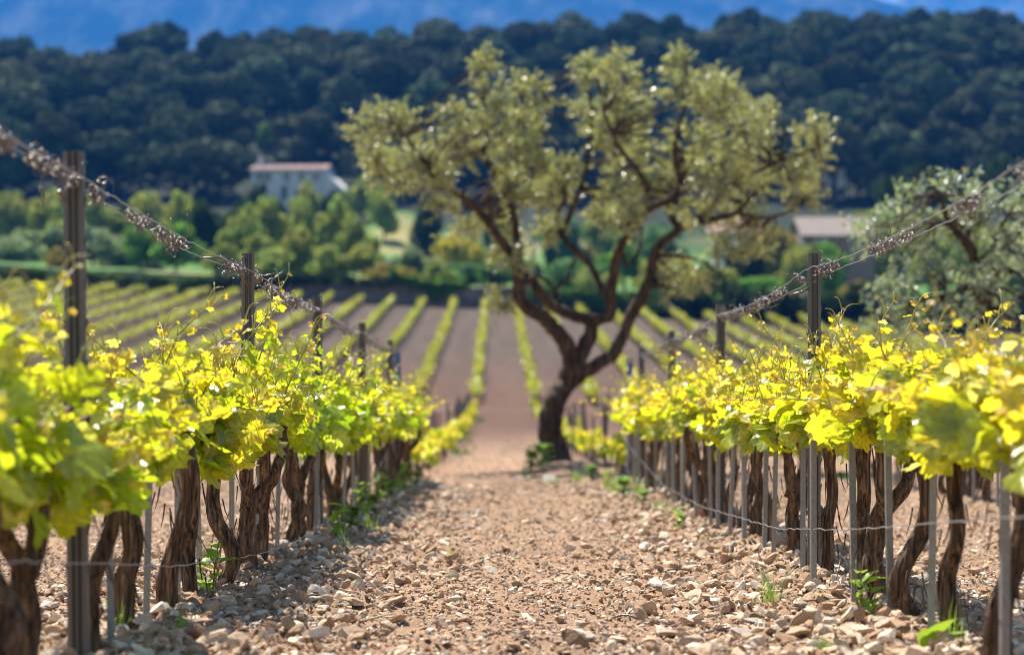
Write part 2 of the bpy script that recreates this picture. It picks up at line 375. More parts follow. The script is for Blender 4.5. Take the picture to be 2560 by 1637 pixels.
def tree_variants(kind, nv):
    out = []
    for s_ in range(nv):
        r = np.random.default_rng(100 + s_ + 37 * len(kind)); bl = []
        if kind == 'round':
            for _ in range(12):
                a = r.uniform(0, 6.28); h = r.uniform(.25, .86); w_ = .3 * math.sin(min(1, (1.06 - h) * 1.5) * 1.57) * r.uniform(.4, 1)
                bl.append((math.cos(a) * w_, math.sin(a) * w_, h, r.uniform(.13, .21)))
            bl.append((0, 0, .55, .27)); n, sz = 2600, .038
        elif kind == 'pine':
            for _ in range(11):
                a = r.uniform(0, 6.28); w_ = r.uniform(.05, .36); h = .8 - w_ * .6 + r.uniform(-.34, .06)
                bl.append((math.cos(a) * w_, math.sin(a) * w_, h, r.uniform(.11, .18)))
            bl.append((0, 0, .66, .22)); n, sz = 3000, .034
        elif kind == 'umbrella':
            for _ in range(16):
                a = r.uniform(0, 6.28); w_ = r.uniform(.05, .4); h = .84 - w_ * w_ * .9 + r.uniform(-.05, .04)
                bl.append((math.cos(a) * w_, math.sin(a) * w_, h, r.uniform(.09, .13)))
            n, sz = 2600, .026
        elif kind == 'shrub':
            for _ in range(12):
                a = r.uniform(0, 6.28); w_ = r.uniform(.05, .34); h = r.uniform(.1, .8 - w_ * .9)
                bl.append((math.cos(a) * w_, math.sin(a) * w_, h, r.uniform(.13, .22)))
            n, sz = 2400, .04
        else:                                   # cypress
            for k in range(14):
                h = .06 + k * .065; bl.append((r.uniform(-.1, .1), r.uniform(-.1, .1), h, .3 * min(1, (1.02 - h) * 1.6 + .12)))
            n, sz = 1800, .05
        if kind in ('round', 'shrub'):
            for _ in range(12): b = bl[r.integers(len(bl))]; q = unit(r.normal(size=3)) * b[3] * 1.05; bl.append((b[0] + q[0], b[1] + q[1], max(.05, b[2] + q[2]), r.uniform(.05, .1)))
        V, Fq, Cc = crown_blobs(bl, n, sz, r, .28, .22)
        if kind == 'cypress': V[:, 2] = V[:, 2]
        mbc = MB().add(V, Fq, Cc); me = mbc.mesh(kind + '_crown', M['pine_leaf' if kind in ('pine', 'umbrella', 'cypress') else 'tree_leaf'])
        P = np.array([(0, 0, -.06), (r.normal() * .01, r.normal() * .01, .2), (r.normal() * .03, r.normal() * .03, .45), (r.normal() * .04, r.normal() * .04, .75)])
        mt = MB().add(*tube(P, [.03, .024, .018, .008], 7))
        for _ in range(5):
            b = bl[r.integers(len(bl))]; q = P[1] + (P[2] - P[1]) * r.uniform(0, 1)
            mt.add(*tube([q, (q + np.array(b[:3])) / 2 + (0, 0, -.03), b[:3]], [.012, .008, .004], 5))
        out.append((me, mt.mesh(kind + '_trunk', M['obark'], True)))
    return out
TV = {k: tree_variants(k, n) for k, n in (('round', 4), ('pine', 6), ('umbrella', 2), ('shrub', 4), ('cypress', 1))}
def plant_tree(name, kind, x, y, wdt, hgt, col, label, cat, group, z=None, seed=0):
    v = TV[kind][seed % len(TV[kind])]
    e = empty(name, (x, y, (zg(x, y) if z is None else z) - .05), (seed * 2.399) % 6.283, (wdt, wdt, hgt)); tag(e, label, cat, group)
    a = link('crown', v[0], e); a.color = (*col, 1); b = link('trunk', v[1], e)
    return e
PAL = dict(fresh=(.24, .3, .1), yellowgreen=(.28, .31, .1), bright=(.15, .29, .07), olivegrey=(.22, .29, .2), dark=(.03, .055, .02), teal=(.1, .2, .1), yellow=(.4, .36, .06), ochre=(.26, .22, .06))
DESC = dict(fresh='fresh green leafy tree', yellowgreen='yellow-green rounded tree', bright='vivid green bushy tree', olivegrey='grey-green olive tree', dark='dark evergreen bush',
            teal='blue-green rounded shrub', yellow='yellow-leaved spring tree', ochre='ochre-green shrub')
def mid(x, ytop, d, wpx, pal, where, kind=None):
    X_ = (x - 1280) / F * d; zt = (818 - ytop) / F * d; h = max(1.6, zt - float(zg(X_, d))); w_ = wpx / F * d
    kind = kind or ('shrub' if h < w_ * .9 else 'round')
    global MID
    MID += 1
    f = .88 + .24 * ((MID * .618) % 1)
    return plant_tree(('shrub' if kind == 'shrub' else 'tree'), kind, X_, d, w_ * 1.25, h, tuple(c * f for c in PAL[pal]), DESC[pal] + ' ' + where,
                      'shrub' if kind == 'shrub' else 'tree', 'trees and shrubs between the vineyard wall and the wood', seed=MID)
MID = 0
L_ = 'at the far left behind the terrace meadow'
for a in [(40, 552, 240, 140, 'olivegrey', 'nearest the left edge of the meadow'), (140, 545, 246, 150, 'olivegrey', 'behind the nearest left steel post'), (232, 556, 236, 130, 'olivegrey', 'just right of the nearest left post'),
          (310, 566, 240, 120, 'olivegrey', 'beside the vivid green bush at left'), (20, 482, 310, 130, 'yellowgreen', 'at the extreme left below the pine wood'), (120, 472, 316, 130, 'yellowgreen', 'left of the near steel post below the wood'),
          (250, 488, 300, 120, 'fresh', 'below the pine wood right of the near post'), (370, 474, 292, 130, 'yellowgreen', 'below the wood above the vivid green bush'), (452, 488, 284, 110, 'yellowgreen', 'left of the dark evergreen below the wood'),
          (515, 498, 262, 110, 'dark', 'left of the fresh green grove'), (590, 500, 300, 120, 'dark', 'left below the white house'), (440, 552, 226, 130, 'bright', 'on the meadow behind the left wire'), (350, 560, 228, 120, 'bright', 'second and smaller of the two on the left meadow'),
          (608, 512, 226, 130, 'fresh', 'leftmost of the grove under the white house'), (688, 492, 233, 120, 'fresh', 'tall under the left end of the white house'), (762, 486, 240, 110, 'fresh', 'tallest of the grove under the white house'),
          (835, 502, 236, 120, 'fresh', 'right of the tallest in the grove'), (890, 535, 226, 110, 'fresh', 'at the right end of the grove beside the grass bank'), (640, 575, 216, 130, 'fresh', 'low at the front left of the grove'),
          (735, 560, 213, 120, 'yellowgreen', 'at the front middle of the grove'), (820, 588, 211, 130, 'fresh', 'at the front right of the grove above the wall'), (905, 602, 211, 110, 'yellowgreen', 'in front of the white car'),
          (570, 600, 212, 110, 'fresh', 'at the left foot of the grove above the meadow'), (690, 600, 207, 120, 'fresh', 'lowest at the foot of the grove by the wall'),
          (965, 640, 208, 120, 'ochre', 'by the wall below the white car'), (1030, 612, 214, 100, 'olivegrey', 'right below the dark car'), (1085, 650, 210, 100, 'fresh', 'above the hedge on the wall'), (1140, 560, 244, 170, 'yellow', 'behind the left limb of the olive'),
          (1165, 640, 214, 110, 'teal', 'behind the left side of the olive trunk'), (1240, 640, 211, 120, 'teal', 'under the leftmost olive limb'), (1310, 655, 216, 110, 'fresh', 'seen between the left olive limbs'), (1420, 628, 218, 130, 'teal', 'seen between the middle olive limbs'),
          (1480, 650, 211, 120, 'fresh', 'behind the upright olive limb'), (1560, 600, 228, 130, 'bright', 'behind the right olive limb'), (1625, 640, 213, 110, 'yellowgreen', 'right of the right olive limb'),
          (1065, 490, 280, 90, 'dark', 'on the upper edge of the grass bank'), (960, 480, 300, 90, 'fresh', 'at the top of the grass bank'),
          (770, 448, 352, 80, 'yellowgreen', 'in front of the white house wall'), (845, 478, 344, 100, 'dark', 'below the right wing of the white house'), (690, 486, 346, 70, 'dark', 'below the left end of the white house'), (634, 462, 356, 70, 'dark', 'at the left corner of the white house'),
          (905, 440, 368, 90, 'fresh', 'at the right end of the white house'), (950, 455, 352, 90, 'teal', 'right of the white house behind the olive'), (660, 300, 450, 40, 'bright', 'alone among the dark pines above the white house'),
          (1700, 648, 216, 150, 'yellowgreen', 'below the pink-roofed house'), (1785, 640, 213, 130, 'yellowgreen', 'under the low right olive boughs'), (1870, 602, 226, 130, 'dark', 'below the grey-roofed house at its left'),
          (1945, 560, 232, 130, 'ochre', 'at the left wall of the grey-roofed house'), (1990, 612, 221, 110, 'yellowgreen', 'vivid behind the focused right post'), (1900, 672, 209, 120, 'bright', 'left of the focused right post'), (2070, 606, 224, 120, 'bright', 'just right of the focused right post'),
          (2155, 560, 236, 110, 'yellowgreen', 'at the right end of the grey-roofed house'), (2230, 540, 262, 140, 'fresh', 'behind the left boughs of the small olive'), (2330, 560, 250, 150, 'fresh', 'behind the small olive trunk'), (2420, 540, 262, 140, 'yellowgreen', 'behind the small olive crown'),
          (2520, 550, 256, 150, 'fresh', 'behind the small olive at the right edge'), (1640, 560, 270, 140, 'teal', 'behind the olive below the pink-roofed house'), (1400, 540, 300, 140, 'teal', 'far behind the middle of the olive'), (1250, 540, 300, 130, 'dark', 'far behind the left boughs of the olive'), (1520, 520, 320, 140, 'fresh', 'far behind the centre of the olive crown')]:
    mid(*a)
for k, (x, yt, d, w_) in enumerate([(1655, 712, 193.5, 110), (1740, 700, 193, 130), (1830, 690, 192.5, 130), (1915, 702, 192.5, 120), (1990, 690, 192, 120), (2070, 700, 192, 130), (2160, 690, 191, 130), (2250, 700, 191, 130), (2350, 695, 190, 140), (2450, 700, 190, 140), (2545, 690, 190, 130)]):
    mid(x, yt, d, w_, 'dark', ORD[k] + ' from the olive in the shade-coloured hedge line at the field end', 'shrub')  # backlit shade of this hedge line is put into its dark leaf colour
rf_ = np.random.default_rng(77)
for k in range(46):
    x = rf_.uniform(-20, 2580); d = rf_.uniform(205, 385); yb = 818 - float(zg((x - 1280) / F * d, d)) / d * F; w_ = rf_.uniform(70, 150) * 230 / d
    if 900 < x < 1110 and 262 < d < 345 or 600 < x < 930 and d > 330: continue
    mid(x, yb - w_ * rf_.uniform(.5, .95), d, w_, ['olivegrey', 'teal', 'fresh', 'dark', 'ochre'][k % 5], 'filling the scrub ' + ('left of the olive' if x < 900 else 'behind the olive' if x < 1800 else 'right of the olive') + (' near the wall' if d < 250 else ' below the wood' if d > 320 else ' half way to the wood'), 'shrub')
mid(1372, 520, 236, 26, 'dark', 'tall and narrow beside the pale pole', 'cypress')
plant_tree('umbrella_pine', 'umbrella', (2300 - 1280) / F * 300, 300, 14.5, (818 - 398) / F * 300 - float(zg((2300 - 1280) / F * 300, 300)), (.045, .075, .03), 'broad umbrella pine spreading above the small olive at right', 'pine tree', 'umbrella pines at right', seed=0)
plant_tree('umbrella_pine', 'umbrella', (2530 - 1280) / F * 305, 305, 13, (818 - 372) / F * 305 - float(zg((2530 - 1280) / F * 305, 305)), (.045, .075, .03), 'higher umbrella pine cut by the right edge of the view', 'pine tree', 'umbrella pines at right', seed=1)
plant_tree('cypress', 'cypress', (2412 - 1280) / F * 600, 600, 4.2, 14, (.015, .03, .015), 'tall black cypress standing on the right skyline', 'cypress', z=px(2412, 175, 600).z, group=None)
# the pine wood on the hillside
r = np.random.default_rng(5); spots = []
for iy in range(19):
    d = 408 + iy * 12.2
    for ix in range(-14, 15):
        xx = ix * 11.5 + (iy % 2) * 5.7 + r.uniform(-3, 3); dd = d + r.uniform(-4, 4)
        if abs(xx) > .2118 * dd + 6: continue
        xpix = 1280 + xx / dd * F
        if dd < 425 and 560 < xpix < 930: continue
        spots.append((dd, xx, xpix))
for ix in range(-12, 13):
    dd = 398 + r.uniform(-4, 4); xx = ix * 7.4 + r.uniform(-2, 2); xpix = 1280 + xx / dd * F
    if not 570 < xpix < 900: spots.append((dd, xx, xpix))
spots.sort(); keep = []
for s_ in spots:
    if r.random() < 292 / len(spots): keep.append(s_)
for k, (d, xx, xpix) in enumerate(keep[:298]):
    zone = 'on the skyline' if d > 590 else 'high on the slope' if d > 520 else 'half way up the slope' if d > 455 else 'at the foot of the slope'
    side = ('at the far left' if xpix < 420 else 'above the white house' if xpix < 950 else 'left behind the olive crown' if xpix < 1330 else 'behind the middle of the olive crown' if xpix < 1700 else
            'right of the olive crown' if xpix < 2120 else 'above the umbrella pines')
    w_ = r.uniform(11, 20); h = r.uniform(9, 16) + (2 if d > 600 and xpix > 1850 else 0); g = r.uniform(.6, 1.5)
    plant_tree('pine_tree', 'pine', xx, d, w_, h, (.062 * g * r.uniform(.85, 1.2), .088 * g, .048 * g), 'dark rounded pine ' + zone + ' ' + side, 'pine tree', 'pines of the hillside wood ' + zone + ' ' + side, seed=k)
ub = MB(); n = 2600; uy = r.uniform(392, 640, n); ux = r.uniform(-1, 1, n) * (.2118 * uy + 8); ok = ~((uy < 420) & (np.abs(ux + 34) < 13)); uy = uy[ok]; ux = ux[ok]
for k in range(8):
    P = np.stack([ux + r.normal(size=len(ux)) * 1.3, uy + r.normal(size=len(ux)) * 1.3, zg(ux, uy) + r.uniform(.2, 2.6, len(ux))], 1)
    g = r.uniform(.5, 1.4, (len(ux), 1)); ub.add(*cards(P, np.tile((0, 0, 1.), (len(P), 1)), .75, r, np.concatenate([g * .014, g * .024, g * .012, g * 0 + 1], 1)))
tag(ub.obj('undergrowth', M['tree_leaf']), 'undergrowth coloured dark as in shade, covering the slope between the pines', kind='stuff')  # near-black leaf colour stands in for the shade between the crowns

# ------------------------------------------------------------ wall, hedges, houses, pole, cars
def wall_y(x): return 196.55 + .25 * np.sin(np.asarray(x) * .13)
mb = MB(); wx = np.arange(-46, 46.1, .5); f = []
zt = zg(wx, 197.6) + .12 + .22 * vnoise(wx * .35, wx * 0, 3); zb = zg(wx, 195.5) - .3
prof = [(-.02, 0), (.02, .25), (.05, .5), (.08, .75), (.1, 1), (.55, 1.0), (.6, 0)]
V = np.stack([np.stack([wx, wall_y(wx) + o_ + (vnoise(wx * 2.3, wx * 0 + k, 9) - .5) * .12, zb + (zt - zb) * h_ + (vnoise(wx * 1.7, wx * 0 + k, 8) - .5) * .1], 1) for k, (o_, h_) in enumerate(prof)], 1)
n = len(prof); i = np.arange(len(wx) - 1)[:, None] * n + np.arange(n - 1)[None, :]
mb.add(V.reshape(-1, 3), np.stack([i, i + n, i + n + 1, i + 1], -1).reshape(-1, 4))
tag(mb.obj('retaining_wall', M['wall']), 'low dry-stone retaining wall along the far end of the vine rows', 'stone wall')
def hedge(name, x0, x1, y0, y1, ztop, droop, n, col, label):
    r = np.random.default_rng(int(abs(x0) * 10) + 3); mbh = MB()
    xx = r.uniform(x0, x1, n); t = r.uniform(0, 1, n); yy = y0 + (y1 - y0) * t; top = ztop(xx) + (vnoise(xx * .8, yy * .8, 4) - .5) * .6
    bot = np.minimum(droop(xx), top - .1); u = r.uniform(0, 1, n) ** .5; zz = bot + (top - bot) * u
    zz = np.maximum(zz, np.where(t > .35, zg(xx, yy), -99))
    nn = np.stack([xx * 0, -(1 - t) * .8, .3 + u], 1); g = r.uniform(.65, 1.35, (n, 1))
    keep = vnoise(xx * 2, zz * 2, 7) > .2; P = np.stack([xx, yy, zz], 1)[keep]
    mbh.add(*cards(P, nn[keep], .17, r, np.concatenate([g * col[0], g * col[1], g * col[2], g * 0 + 1], 1)[keep]))
    o = mbh.obj(name, M['tree_leaf']); tag(o, label, 'hedge')
hx = lambda p, d=196: (p - 1280) / F * d
hedge('ivy_hedge', hx(975), hx(1172), 195.6, 198.2, lambda x: 196 / F * (818 - np.interp(x, [hx(975), hx(1020), hx(1172)], [676, 690, 712])), lambda x: 196 / F * (818 - np.interp(x, [hx(975), hx(1050), hx(1090), hx(1130), hx(1172)], [700, 730, 765, 735, 708])), 5200, (.1, .19, .02), 'bright ivy hedge spilling down over the stone wall left of the olive')
hedge('clipped_hedge', hx(1325), hx(1660), 194.8, 197.6, lambda x: 196 / F * (818 - np.interp(x, [hx(1325), hx(1660)], [718, 738])), lambda x: zg(x, 195.), 9000, (.075, .15, .02), 'long clipped hedge behind the olive trunk with a sunlit top')
hedge('terrace_hedge', hx(-40), hx(330), 195.4, 198.5, lambda x: 196 / F * (818 - np.interp(x, [hx(-40), hx(160), hx(330)], [668, 676, 688])), lambda x: 196 / F * (818 - np.interp(x, [hx(-40), hx(160), hx(330)], [690, 700, 712])), 8000, (.11, .17, .025), 'long green hedge along the terrace wall at the far left')
hedge('terrace_hedge', hx(345), hx(560), 195.4, 198.5, lambda x: 196 / F * (818 - np.interp(x, [hx(345), hx(560)], [690, 694])), lambda x: 196 / F * (818 - np.interp(x, [hx(345), hx(560)], [715, 726])), 5000, (.1, .17, .025), 'shorter green hedge on the wall behind the focused left post')
hedge('bank_hedge', hx(540), hx(985), 195.2, 197.4, lambda x: 196 / F * (818 - np.interp(x, [hx(540), hx(700), hx(985)], [690, 684, 700])), lambda x: 196 / F * (818 - np.interp(x, [hx(540), hx(660), hx(720), hx(985)], [735, 742, 712, 716])), 5200, (.035, .06, .02), 'dark ivy bank on the wall below the fresh green grove')

def house(name, label, X_, Y_, z0, wd, dp, eave, ridge, rot, wmat, rmat, wins, chim=None, door=None, wing=None):
    e = empty(name, (X_, Y_, z0), rot); tag(e, label, 'house')
    m_ = MB(); a, b = wd / 2, dp / 2
    V = [(-a, -b, -6), (a, -b, -6), (a, b, -6), (-a, b, -6), (-a, -b, eave), (a, -b, eave), (a, b, eave), (-a, b, eave), (-a, 0, ridge), (a, 0, ridge)]
    m_.add(V, [np.array([(0, 1, 5, 4), (2, 3, 7, 6)]), np.array([(1, 2, 6, 9, 5), (3, 0, 4, 8, 7)])]); m_.obj('wall', wmat, e)
    rf = MB(); o_ = .35; s_ = (ridge - eave) / b; t = .16
    for sg in (-1, 1):
        A = np.array([(-a - o_, sg * (b + o_), eave - s_ * o_), (a + o_, sg * (b + o_), eave - s_ * o_), (a + o_, 0, ridge), (-a - o_, 0, ridge)]) + (0, 0, .03)
        V = np.concatenate([A, A + (0, 0, t)]); rf.add(V, np.array([(0, 3, 2, 1), (4, 5, 6, 7), (0, 1, 5, 4), (1, 2, 6, 5), (3, 0, 4, 7)]))
    for k in np.arange(-a, a, .3): rf.add(*tube([(k, -b - o_ - .01, eave - s_ * o_ + t + .03), (k, -.02, ridge + t + .03)], .075, 5))
    ro = rf.obj('roof', rmat, e)
    for (wx_, wz, ww, wh, sh) in wins:
        f_ = MB()
        for q_ in (box(wx_, -b - .02, wz + wh / 2 + .05, ww + .2, .14, .1), box(wx_, -b - .02, wz - wh / 2 - .05, ww + .2, .2, .1), box(wx_ - ww / 2 - .05, -b - .02, wz, .1, .14, wh), box(wx_ + ww / 2 + .05, -b - .02, wz, .1, .14, wh), box(wx_, -b - .012, wz, .06, .1, wh)): f_.add(*q_)
        fo = f_.obj('window', M['render'], e); MB().add(*box(wx_, -b - .004, wz, ww, .05, wh)).obj('pane', M['glass'], fo)
        if sh:
            for sg in (-1, 1):
                s2 = MB(); s2.add(*box(wx_ + sg * (ww * .75 + .14), -b - .04, wz, ww * .5, .06, wh))
                for k in range(6): s2.add(*box(wx_ + sg * (ww * .75 + .14), -b - .08, wz - wh / 2 + (k + .5) * wh / 6, ww * .42, .03, .05))
                s2.obj('shutter', M['shutter'], fo)
    if door:
        d_ = MB().add(*box(door, -b - .02, 1.0, 1.0, .1, 2.1)).obj('door', M['shutter'], e); MB().add(*box(door + .35, -b - .1, 1.0, .06, .08, .2)).obj('handle', M['wire'], d_)
    if chim is not None:
        cz = ridge + .2; k_ = MB().add(*box(chim, .6, cz, .8, .8, 2.2)); k_.add(*box(chim, .6, cz + 1.18, 1.0, 1.0, .12)); k_.add(*box(chim, .6, cz + 1.4, .5, .5, .3)); k_.obj('chimney', wmat, ro)
    if wing:
        x0_, x1_, h0, h1 = wing; g_ = MB(); V = [(x0_, -b - .6, -6), (x1_, -b - .6, -6), (x1_, b - 1, -6), (x0_, b - 1, -6), (x0_, -b - .6, h0), (x1_, -b - .6, h1), (x1_, b - 1, h1), (x0_, b - 1, h0)]
        g_.add(V, np.array([(0, 1, 5, 4), (1, 2, 6, 5), (2, 3, 7, 6), (3, 0, 4, 7), (4, 5, 6, 7)])); g_.obj('side_wing', wmat, e)
    return e
D = 380; zb = px(0, 500, D).z
house('white_house', 'long pale two-storey house with a pink tiled roof below the pine wood', px(732, 0, D).x, D, zb, 11.6, 7, 4.5, 5.35, R(-7), M['render'], M['roof'],
      [(-3.9, 3.5, 1.0, 1.3, True), (-.2, 3.5, 1.0, 1.4, False), (2.2, 3.5, 1.0, 1.3, False), (4.4, 3.4, .9, 1.2, False), (-3.7, .9, 1.0, 1.3, False), (1.6, .9, 1.0, 1.3, False)], chim=-5.3, door=-.6, wing=(5.81, 9.2, 4.3, 1.2))
D = 236; zb = px(0, 632, D).z
house('stone_farmhouse', 'low farmhouse with a broad grey tiled roof behind the right post', px(2078, 0, D).x, D, zb, 6.8, 8, 1.5, 3.3, R(4), simple_mat('pink_render', (.22, .16, .14), .9, 0, 2, .15), M['greyroof'],
      [(-1.8, .6, .9, 1.1, True), (1.6, .6, .9, 1.1, False)], door=0)
D = 262; zb = px(0, 612, D).z
house('pink_house', 'small house with a pink tiled roof glimpsed through the right olive boughs', px(1835, 0, D).x, D, zb, 5.2, 6, 1.3, 2.8, R(-6), M['render'], simple_mat('pink_tile', (.3, .17, .14), .85, 0, 3, .25), [(-1, .3, .8, 1, False), (1.2, .3, .8, 1, False)])
D = 402; zb = px(0, 460, D).z
house('pale_villa', 'pale villa wall showing at the right rim of the olive crown', px(2078, 0, D).x, D, zb, 3.4, 5, 2.4, 3.2, R(5), M['render'], M['roof'], [(-.8, 1.4, .7, 1.0, False), (.8, 1.4, .7, 1.0, False)])
D = 604; zb = px(0, 190, D).z
house('hilltop_house', 'tiny red-roofed house at the right edge of the skyline', px(2565, 0, D).x, D, zb, 9, 7, 1.6, 3.6, R(0), M['render'], M['roof'], [(-1.5, .6, 1, 1, False)])
e = empty('utility_pole', (px(1332, 0, 228).x, 228, float(zg(px(1332, 0, 228).x, 228)))); tag(e, 'pale slim utility pole seen between the left olive boughs', 'pole')
h = px(0, 470, 228).z - e.location.z
MB().add(*tube([(0, 0, -.3), (0, 0, h)], [.2, .15], 12)).obj('shaft', M['stake'], e, True)
k = MB().add(*box(0, 0, h - .6, 1.6, .1, .12)).obj('crossarm', M['stake'], e)
for s_ in (-.7, 0, .7): MB().add(*tube([(s_, 0, h - .54), (s_, 0, h - .42), (s_, 0, h - .34)], [.03, .06, .03], 8)).obj('insulator', M['render'], k)
def car(name, label, X_, Y_, rot, paint):
    z0 = float(zg(X_, Y_)); e = empty(name, (X_, Y_, z0), rot); tag(e, label, 'car')
    sec = [(-2.1, .35, .82, .6), (-2.0, .3, .9, .86), (-1.3, .28, .98, .88), (-1.25, .28, .98, .88), (1.1, .28, .92, .88), (1.9, .3, .84, .84), (2.1, .36, .7, .6)]
    V = np.array([[(x, -w_, a), (x, -w_ * 1.0, (a + b) / 2), (x, -w_ * .92, b), (x, w_ * .92, b), (x, w_, (a + b) / 2), (x, w_, a)] for x, a, b, w_ in sec]).reshape(-1, 3)
    i = np.arange(6)[:, None] * 6 + np.arange(6)[None]; kx = np.arange(6)[:, None] * 6 + (np.arange(6)[None] + 1) % 6
    b_ = MB().add(V, [np.stack([i, kx, kx + 6, i + 6], -1).reshape(-1, 4), np.array([[5, 4, 3, 2, 1, 0]]), np.arange(36, 42)[None]])
    V = np.array([[(x, -w_, z), (x, w_, z)] for x, z, w_ in ((-1.55, .93, .76), (-1.2, 1.42, .62), (.25, 1.45, .62), (1.0, .93, .76))]).reshape(-1, 3)
    b_.add([(-1.2, -.63, 1.42), (.25, -.63, 1.45), (.25, .63, 1.45), (-1.2, .63, 1.42), (-1.2, -.63, 1.47), (.25, -.63, 1.5), (.25, .63, 1.5), (-1.2, .63, 1.47)], np.array([(4, 5, 6, 7), (0, 1, 5, 4), (1, 2, 6, 5), (2, 3, 7, 6), (3, 0, 4, 7)]))
    b_.obj('body', paint, e)
    MB().add(V, np.array([(0, 1, 3, 2), (4, 5, 7, 6), (0, 2, 4, 6), (1, 7, 5, 3)])).obj('windows', M['glass'], e)
    for sx in (-1.3, 1.3):
        for sy in (-.82, .82):
            wl = MB().add(*tube([(sx, sy - .1, .33), (sx, sy + .1, .33)], .33, 16)).obj('wheel', M['rubber'], e); MB().add(*tube([(sx, sy - .11, .33), (sx, sy + .11, .33)], .2, 10)).obj('rim', M['wire'], wl)
    for sy in (-.55, .55):
        MB().add(*box(2.08, sy, .6, .08, .3, .12)).obj('headlight', M['glass'], e); MB().add(*box(-2.1, sy, .66, .06, .3, .12)).obj('tail_light', M['roof'], e)
car('parked_car', 'white parked car glinting between the bushes left of the olive', px(966, 0, 268).x, 268, R(75), M['carwhite'])
car('parked_car', 'dark parked car beside the bush left of the olive', px(1045, 0, 270).x, 270, R(10), M['cardark'])

# ------------------------------------------------------------ far vine rows (block beyond the crossing track)
r = np.random.default_rng(12); mb = MB(); tb = MB()
for k in range(-19, 13):
    d = np.arange(99, 194.3, .033); n = len(d); rx = row_far(k, d)
    vis = np.abs(rx) < .2118 * d + 2
    d = d[vis]; rx = rx[vis]; n = len(d)
    if n < 20: continue
    bulk = .7 + .6 * vnoise(d * .9, d * 0 + k, 3)
    keep = vnoise(d * 1.1, d * 0 + k * 3.1, 14) > .12
    xx = rx + r.normal(size=n) * .11 * bulk; hh = .42 + r.uniform(0, 1, n) ** .8 * .5 * bulk
    P = np.stack([xx, d, zg(rx, d) + hh], 1)[keep]; g = r.uniform(.75, 1.25, (n, 1))[keep]; yl = r.uniform(0, 1, (n, 1))[keep]
    Cc = np.concatenate([g * (.34 + .18 * yl), g * (.42 + .05 * yl), g * .03, g * 0 + 1], 1)
    mb.add(*cards(P, np.tile((0, -.2, 1.), (len(P), 1)), .09, r, Cc, .8))
    for q_ in np.arange(99.3, 194, 1.05):
        x_ = float(row_far(k, q_)); z_ = float(zg(x_, q_))
        if abs(x_) < .2118 * q_ + 1: tb.add(*tube([(x_, q_, z_ - .05), (x_ + r.normal() * .03, q_, z_ + .25), (x_, q_ + .05, z_ + .5)], [.045, .035, .04], 4))
fo = mb.obj('far_vine_rows', M['far_leaf']); tag(fo, 'distant rows of leafing vines fanning up to the stone wall', kind='stuff')
tb.obj('vine_stems', M['bark'], fo)
ep = MB(); ep.add(*tube([(0, 0, -.2), (0, 0, 1.25)], .05, 6)); ep.add(*tube([(0, 0, 1.245), (0, 0, 1.28)], [.052, .035], 6)); epm = ep.mesh('end_post', M['stake'])
for k in range(-15, 11):
    x_ = float(row_far(k, 194.6)); o = link('row_end_post', epm, None, (x_, 194.6, float(zg(x_, 194.6))))
    tag(o, 'pale post closing a distant vine row at the foot of the stone wall', 'post', 'end posts of the distant vine rows')

# ------------------------------------------------------------ vine leaf, shoots, trunks
LA = np.array([0, 9, 17, 25, 33, 42, 51, 60, 68, 77, 86, 97, 108, 119, 131, 143, 156, 170]); LR = np.array([1.0, .87, .9, .72, .66, .78, .82, .9, .76, .72, .58, .67, .62, .68, .55, .56, .44, .2])
VE = np.array([1, .3, .15, 0, 0, .2, .35, 1, .35, .1, 0, .3, 1, .4, .2, .1, .3, .5])
la = np.concatenate([LA, -LA[:0:-1]]); lr = np.concatenate([LR, LR[:0:-1]]); lv = np.concatenate([VE, VE[:0:-1]])
nb = len(la); bd = np.stack([lr * np.sin(np.radians(la)), lr * np.cos(np.radians(la))], 1)
LT = np.concatenate([[[0, 0]], bd * .5, bd]); LV = np.concatenate([[1], lv, lv]); ii = np.arange(nb); jj = (ii + 1) % nb
LTRI = np.stack([ii * 0, jj + 1, ii + 1], 1); LQ = np.stack([ii + 1, jj + 1, jj + 1 + nb, ii + 1 + nb], 1)
lo_i = np.array([0, 3, 7, 10, 12, 16]); lo_a = np.concatenate([LA[lo_i], -LA[lo_i][:0:-1]]); lo_r = np.concatenate([LR[lo_i], LR[lo_i][:0:-1]]); nlo = len(lo_a)
LTlo = np.concatenate([[[0, 0]], np.stack([lo_r * np.sin(np.radians(lo_a)), lo_r * np.cos(np.radians(lo_a))], 1)]); k_ = np.arange(nlo); LTRIlo = np.stack([k_ * 0, (k_ + 1) % nlo + 1, k_ + 1], 1)

